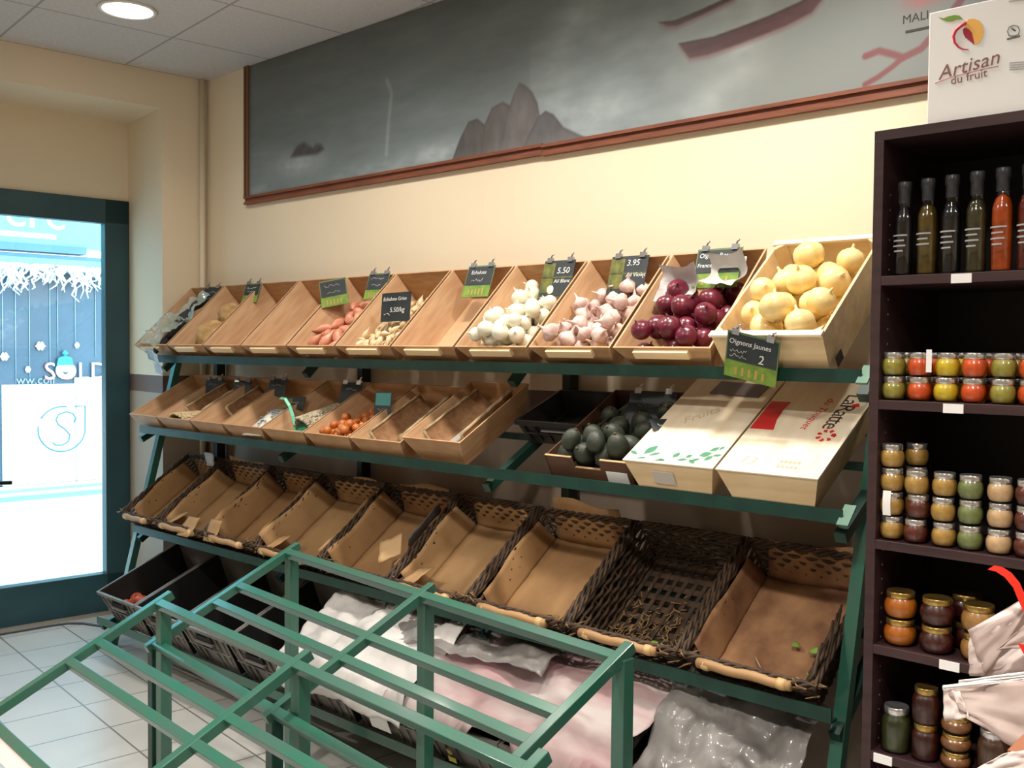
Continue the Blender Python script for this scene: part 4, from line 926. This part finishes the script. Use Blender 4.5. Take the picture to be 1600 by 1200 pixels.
for n in range(2): addjar('tall',CX0+.128,CY0+.045,SH[4]+n*.0825,(74,28,20),(54,18,14),['lower','upper'][n]+' dark red sauce jar of the stacked pair on the low shelf',None,10)
for n in range(3): addjar('mid',CX0+.195,CY0+.042,SH[4]+n*.0395,(150,98,56),(120,76,44),['bottom','middle','top'][n]+' small brown jar of the stack of three on the low shelf',None,12)
addjar('tallp',CX0+.27,CY0+.05,SH[4],(90,60,44),(66,44,34),'brown jar with a silver lid right of the stack of small jars',None,12)
# bottles
bot=[((24,22,30),.212,'leftmost black bottle with dark cap on the top cabinet shelf'),((104,84,28),.214,'olive brown oil bottle, second on the top cabinet shelf'),((14,18,26),.216,'black bottle with white print, third on the top cabinet shelf'),((70,66,38),.218,'greyish green oil bottle, fourth on the top cabinet shelf'),((204,84,22),.22,'bright orange bottle on the top cabinet shelf'),((110,30,18),.222,'dark red bottle right of the orange one'),((90,60,24),.22,'brown bottle two right of the orange one'),((60,20,18),.22,'dark bottle three right of the orange one')]
for k,(c,h,lbl) in enumerate(bot):
    t=thing('oil_bottle',lbl,'bottle',(CX0+.058+k*.0515,CY0+.035,SH[0])); r=.0225
    prof=[(.001,0),(r*.95,0),(r,.004),(r,.57*h),(r*.96,.63*h),(r*.72,.70*h),(r*.52,.76*h),(r*.47,.92*h),(r*.5,.93*h)]
    MB().lathe(prof,20,caps=False).build('glass',M_clear,t)
    q=.73 if k!=4 else .76
    MB().lathe([(a*.9,z*.99+.003) for a,z in prof if z<q*h]+[(.001,q*h)],18,caps=False).build('liquid',mat('liquid_%d'%k,c,.12,0,tuple(int(x*.7) for x in c),30,coat=.6),t)
    MB().lathe([(r*.58,.77*h),(r*.6,.90*h),(r*.67,.905*h),(r*.67,.99*h),(r*.6,h),(.001,h)],16,caps=False).build('cap',mat('cap_dark',(58,58,62),.35,.2),t)
    b=MB()
    for j in range(4 if k!=1 else 3):
        z=h*(.42-.055*j); w=[.9,.6,.75,.5][j]
        b.sheet(lambda i,jj:((r+.0006)*math.cos(-PI/2-.2+(i-.5)*w*1.9),(r+.0006)*math.sin(-PI/2-.2+(i-.5)*w*1.9),z+.0035*jj),10,1)
    b.build('label_print',mat('label_print_white',(168,170,174) ,.5),t)
# white carton on the cabinet
ab=thing('white_carton','white fruit carton with a peach emblem standing on the dark cabinet','box',(-.79,2.215,2.004)); BW,BH=.62,.243
MB().box((0,0,0),(BW,.33,BH)).build('carton',M_white,ab,bevel=.002)
def apt(u,v): p=at(u,v,(0,1,0),2.213); return (p.x+.79,p.z-2.004)
def flat(b,P):
    P=[apt(*p) for p in P]
    ar=sum(P[i][0]*P[(i+1)%len(P)][1]-P[(i+1)%len(P)][0]*P[i][1] for i in range(len(P)))
    if ar<0: P=P[::-1]
    b.prism(P,.0008,M=T(0,-.0004,0)@RX(PI/2))
s6=160/1011.
def zp(*pts): return [(1440+x*s6,y*s6) for x,y in pts]
b=MB(); flat(b,zp((165,168),(215,180),(265,160),(320,148),(370,152),(405,185),(350,190),(300,208),(250,208),(200,190))); b.build('emblem_leaf',mat('emblem_leaf_green',(124,160,60),.5),ab)
b=MB(); flat(b,zp((425,235),(460,190),(510,182),(565,200),(600,250),(612,310),(600,370),(570,420),(530,440),(515,400),(500,340),(470,290),(430,262))); b.build('emblem_flesh',mat('emblem_orange',(244,186,92),.5),ab)
b=MB(); flat(b,zp((425,270),(460,282),(495,320),(515,400),(520,440),(470,400),(430,370),(410,330),(405,290))); b.build('emblem_stone',mat('emblem_crimson',(168,34,58),.5),ab)
b=MB(); b.tube([(*[(lambda q:(q[0],-.0006,q[1]))(apt(*p))][0],) for p in zp((440,225),(385,255),(335,300),(312,360),(325,420),(365,465),(410,485),(460,488))],[.0035,.0035,.0034,.003,.0026,.002,.0014,.0008],6); b.build('emblem_ring',mat('emblem_red',(214,50,80),.5),ab)
p=apt(1466,122); text('carton_lettering','Artisan',.042,mat('carton_brown',(140,96,90),.6),ab,T(p[0],-.0006,p[1]-.004)@RY(-.11)@RX(PI/2),shear=.25,ext=.0004,space=1.02)
p=apt(1485,132); text('carton_lettering','du fruit',.025,mat('carton_brown',(140,96,90),.6),ab,T(p[0],-.0006,p[1])@RY(-.06)@RX(PI/2),ext=.0004)
b=MB(); b.tube([(lambda q:(q[0],-.0006,q[1]))(apt(*p)) for p in zp((130,820),(250,770),(400,730),(560,690),(755,650))],.0009,5); b.build('carton_underline',mat('carton_rose',(204,140,150),.6),ab)
b=MB(); flat(b,zp((840,378),(970,345),(972,362),(842,395))); b.tube([(lambda q:(q[0],-.0006,q[1]))(apt(*p)) for p in zp((860,350),(845,310),(860,265),(905,245),(950,260),(965,300),(955,335),(920,352),(880,352),(860,350))],.0008,5); b.tube([(lambda q:(q[0],-.0006,q[1]))(apt(*p)) for p in zp((880,270),(905,290),(925,305))],.0016,5); b.build('recycling_mark',mat('mark_grey',(96,100,98),.6),ab)
b=MB()
for k in range(4): flat(b,zp((865,615+k*22),(1180,590+k*22),(1180,599+k*22),(865,625+k*22)))
flat(b,zp((860,5),(1150,-28),(1150,-16),(860,18))); b.build('carton_small_print',mat('small_print_grey',(176,178,178),.6),ab)

# ------------------------------------------------------------ wrapped gifts in the near right corner
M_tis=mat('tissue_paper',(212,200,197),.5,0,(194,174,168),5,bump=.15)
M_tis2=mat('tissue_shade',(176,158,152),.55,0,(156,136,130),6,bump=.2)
def gift(label,Pfront,yb,depth,mm):
    pass
def ap(u,v,y): p=at(u,v,(0,1,0),y); return Vector(p)
def sheetq(name,q,m,parent,amp=.004,seed=1,n=12,solid=.001):
    q=[Vector(x) for x in q]
    def f(i,j): 
        p=(q[0]*(1-i)+q[1]*i)*(1-j)+(q[3]*(1-i)+q[2]*i)*j; return p+Vector((0,1,0))*amp*fbm((i*3,j*3,seed))*1.5
    o=MB().sheet(f,n,n).build(name,m,solid=solid)
    if parent: o.parent=parent; o.matrix_parent_inverse=parent.matrix_world.inverted()
    return o
ct=thing('display_table','brown topped table carrying the wrapped gifts in the right corner','table',(-.30,1.42,0))
MB().box((-.14,-.25,.80),(.7,.25,.83)).build('table_top',mat('table_brown',(120,74,48),.5),ct); 
for (x,y) in ((-.1,-.2),(.65,-.2),(-.1,.2),(.65,.2)): MB().box((x-.02,y-.02,0),(x+.02,y+.02,.80)).build('leg',mat('table_brown',(120,74,48),.5),ct)
bpy.context.view_layer.update()
g1=thing('gift_basket','white paper wrapped gift with a curled red ribbon, upper one','gift',(-.36,1.50,.83)); bpy.context.view_layer.update()
sheetq('wrapping_sheet',[ap(1515,1056,1.50),ap(1660,1050,1.50),ap(1660,905,1.56),ap(1512,985,1.50)],M_tis,g1,.01,1)
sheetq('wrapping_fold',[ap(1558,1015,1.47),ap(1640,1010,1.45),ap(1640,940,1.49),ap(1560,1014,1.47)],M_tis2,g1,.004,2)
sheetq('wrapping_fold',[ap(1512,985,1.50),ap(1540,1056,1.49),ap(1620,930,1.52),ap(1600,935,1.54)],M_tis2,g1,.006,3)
sheetq('wrapping_back',[ap(1515,1056,1.66),ap(1700,1050,1.70),ap(1700,930,1.66),ap(1530,985,1.60)],M_tis,g1,.01,4)
o=MB().box((-.33,1.515,.83),(.0,1.62,.99)).build('inner_box',M_tis2); o.parent=g1; o.matrix_parent_inverse=g1.matrix_world.inverted()
rb=MB(); rp=[(1543,890),(1556,893),(1570,902),(1583,918),(1592,940),(1600,958)]
q=[ap(u,v,1.48) for u,v in rp]
for k in range(5): rb.slab([q[k],q[k+1],q[k+1]+Vector((.008,.002,.007)),q[k]+Vector((.008,.002,.007))],(0,1,0),.0008)
o=rb.build('ribbon',mat('ribbon_red',(226,50,36),.3,coat=.3)); o.parent=g1; o.matrix_parent_inverse=g1.matrix_world.inverted()
rb=MB()
q2=[ap(1590,1005,1.445),ap(1604,1030,1.445),ap(1606,1056,1.445)]
for k in range(2): rb.slab([q2[k],q2[k+1],q2[k+1]+Vector((.016,0,0)),q2[k]+Vector((.016,0,0))],(0,1,0),.0008)
o=rb.build('ribbon',mat('ribbon_red',(226,50,36),.3,coat=.3)); o.parent=g1; o.matrix_parent_inverse=g1.matrix_world.inverted()
g2=thing('gift_basket','large white paper wrap folded open below the ribboned gift','gift',(-.36,1.36,.83)); bpy.context.view_layer.update()
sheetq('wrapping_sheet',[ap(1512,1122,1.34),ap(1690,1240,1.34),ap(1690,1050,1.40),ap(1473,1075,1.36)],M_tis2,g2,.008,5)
sheetq('wrapping_fold',[ap(1476,1127,1.35),ap(1514,1121,1.34),ap(1500,1080,1.36),ap(1473,1075,1.36)],M_tis,g2,.003,6)
sheetq('wrapping_edge',[ap(1473,1077,1.355),ap(1690,1054,1.395),ap(1690,1046,1.395),ap(1473,1071,1.355)],M_white,g2,.002,7)
sheetq('wrapping_edge',[ap(1498,1068,1.40),ap(1640,1055,1.41),ap(1640,1045,1.41),ap(1498,1063,1.40)],M_white,g2,.002,8)
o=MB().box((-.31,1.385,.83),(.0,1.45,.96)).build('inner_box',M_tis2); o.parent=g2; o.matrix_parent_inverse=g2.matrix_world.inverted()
g3=thing('gift_basket','white paper corner above a brown block at the bottom right corner','gift',(-.36,1.2,.83)); bpy.context.view_layer.update()
sheetq('wrapping_sheet',[ap(1500,1215,1.24),ap(1640,1215,1.24),ap(1640,1165,1.26),ap(1568,1178,1.25)],M_tis,g3,.004,9)

a_=ap(1576,1170,1.27)
o=MB().box((a_.x,1.265,.83),(a_.x+.3,1.35,a_.z)).build('brown_block',mat('block_brown',(150,96,66),.6)); o.parent=g3; o.matrix_parent_inverse=g3.matrix_world.inverted()
# ------------------------------------------------------------ ceiling downlights and added fill lamps
M_em=mat('lamp_disc',(255,250,238),.5,emit=14)
dl=thing('ceiling_downlight','round glowing downlight in the ceiling tiles near the street wall','ceiling light',(-4.09,2.02,H))
MB().lathe([(.118,-.0),(.122,-.006),(.108,-.010),(.10,-.004)],28,caps=False).build('trim_ring',mat('ring_white',(236,236,232),.4),dl)
MB().lathe([(.001,-.005),(.104,-.006)],28,caps=False).build('lamp_disc',M_em,dl)
POSL=[(-4.09,2.02),(-3.1,2.1),(-2.2,2.12),(-1.3,2.14),(-4.0,-.3),(-2.2,.3),(-.4,.3),(1.2,1.2),(-2.9,-2.2),(.6,-2.0),(-.55,1.15)]  # rack row comes first; the lamps after it are unseen, added as room fill
for k,(x,y) in enumerate(POSL):
    if k: d=dup(dl,T(x,y,H),'unseen round ceiling light, of the rack row or added as fill','downlights outside the view')
    L=bpy.data.lights.new('lamp','SPOT'); L.energy=(26,54,74,112,130,215,235,110,100,100,34)[k]; L.color=(1,.925,.83); L.spot_size=math.radians(150); L.spot_blend=.9; L.shadow_soft_size=.09
    lo=bpy.data.objects.new('lamp',L); C.objects.link(lo); lo.location=(x,y,H-.03)
w=bpy.data.worlds.new('World'); S.world=w; w.use_nodes=True; bg=w.node_tree.nodes['Background']; bg.inputs[0].default_value=(.66,.88,1,1); bg.inputs[1].default_value=6.2
S.view_settings.view_transform='Standard'; S.view_settings.look='None'; S.view_settings.exposure=0; S.view_settings.gamma=1
S.cycles.max_bounces=8; S.cycles.transparent_max_bounces=16; S.cycles.caustics_reflective=False; S.cycles.caustics_refractive=False
S.cycles.sample_clamp_indirect=6
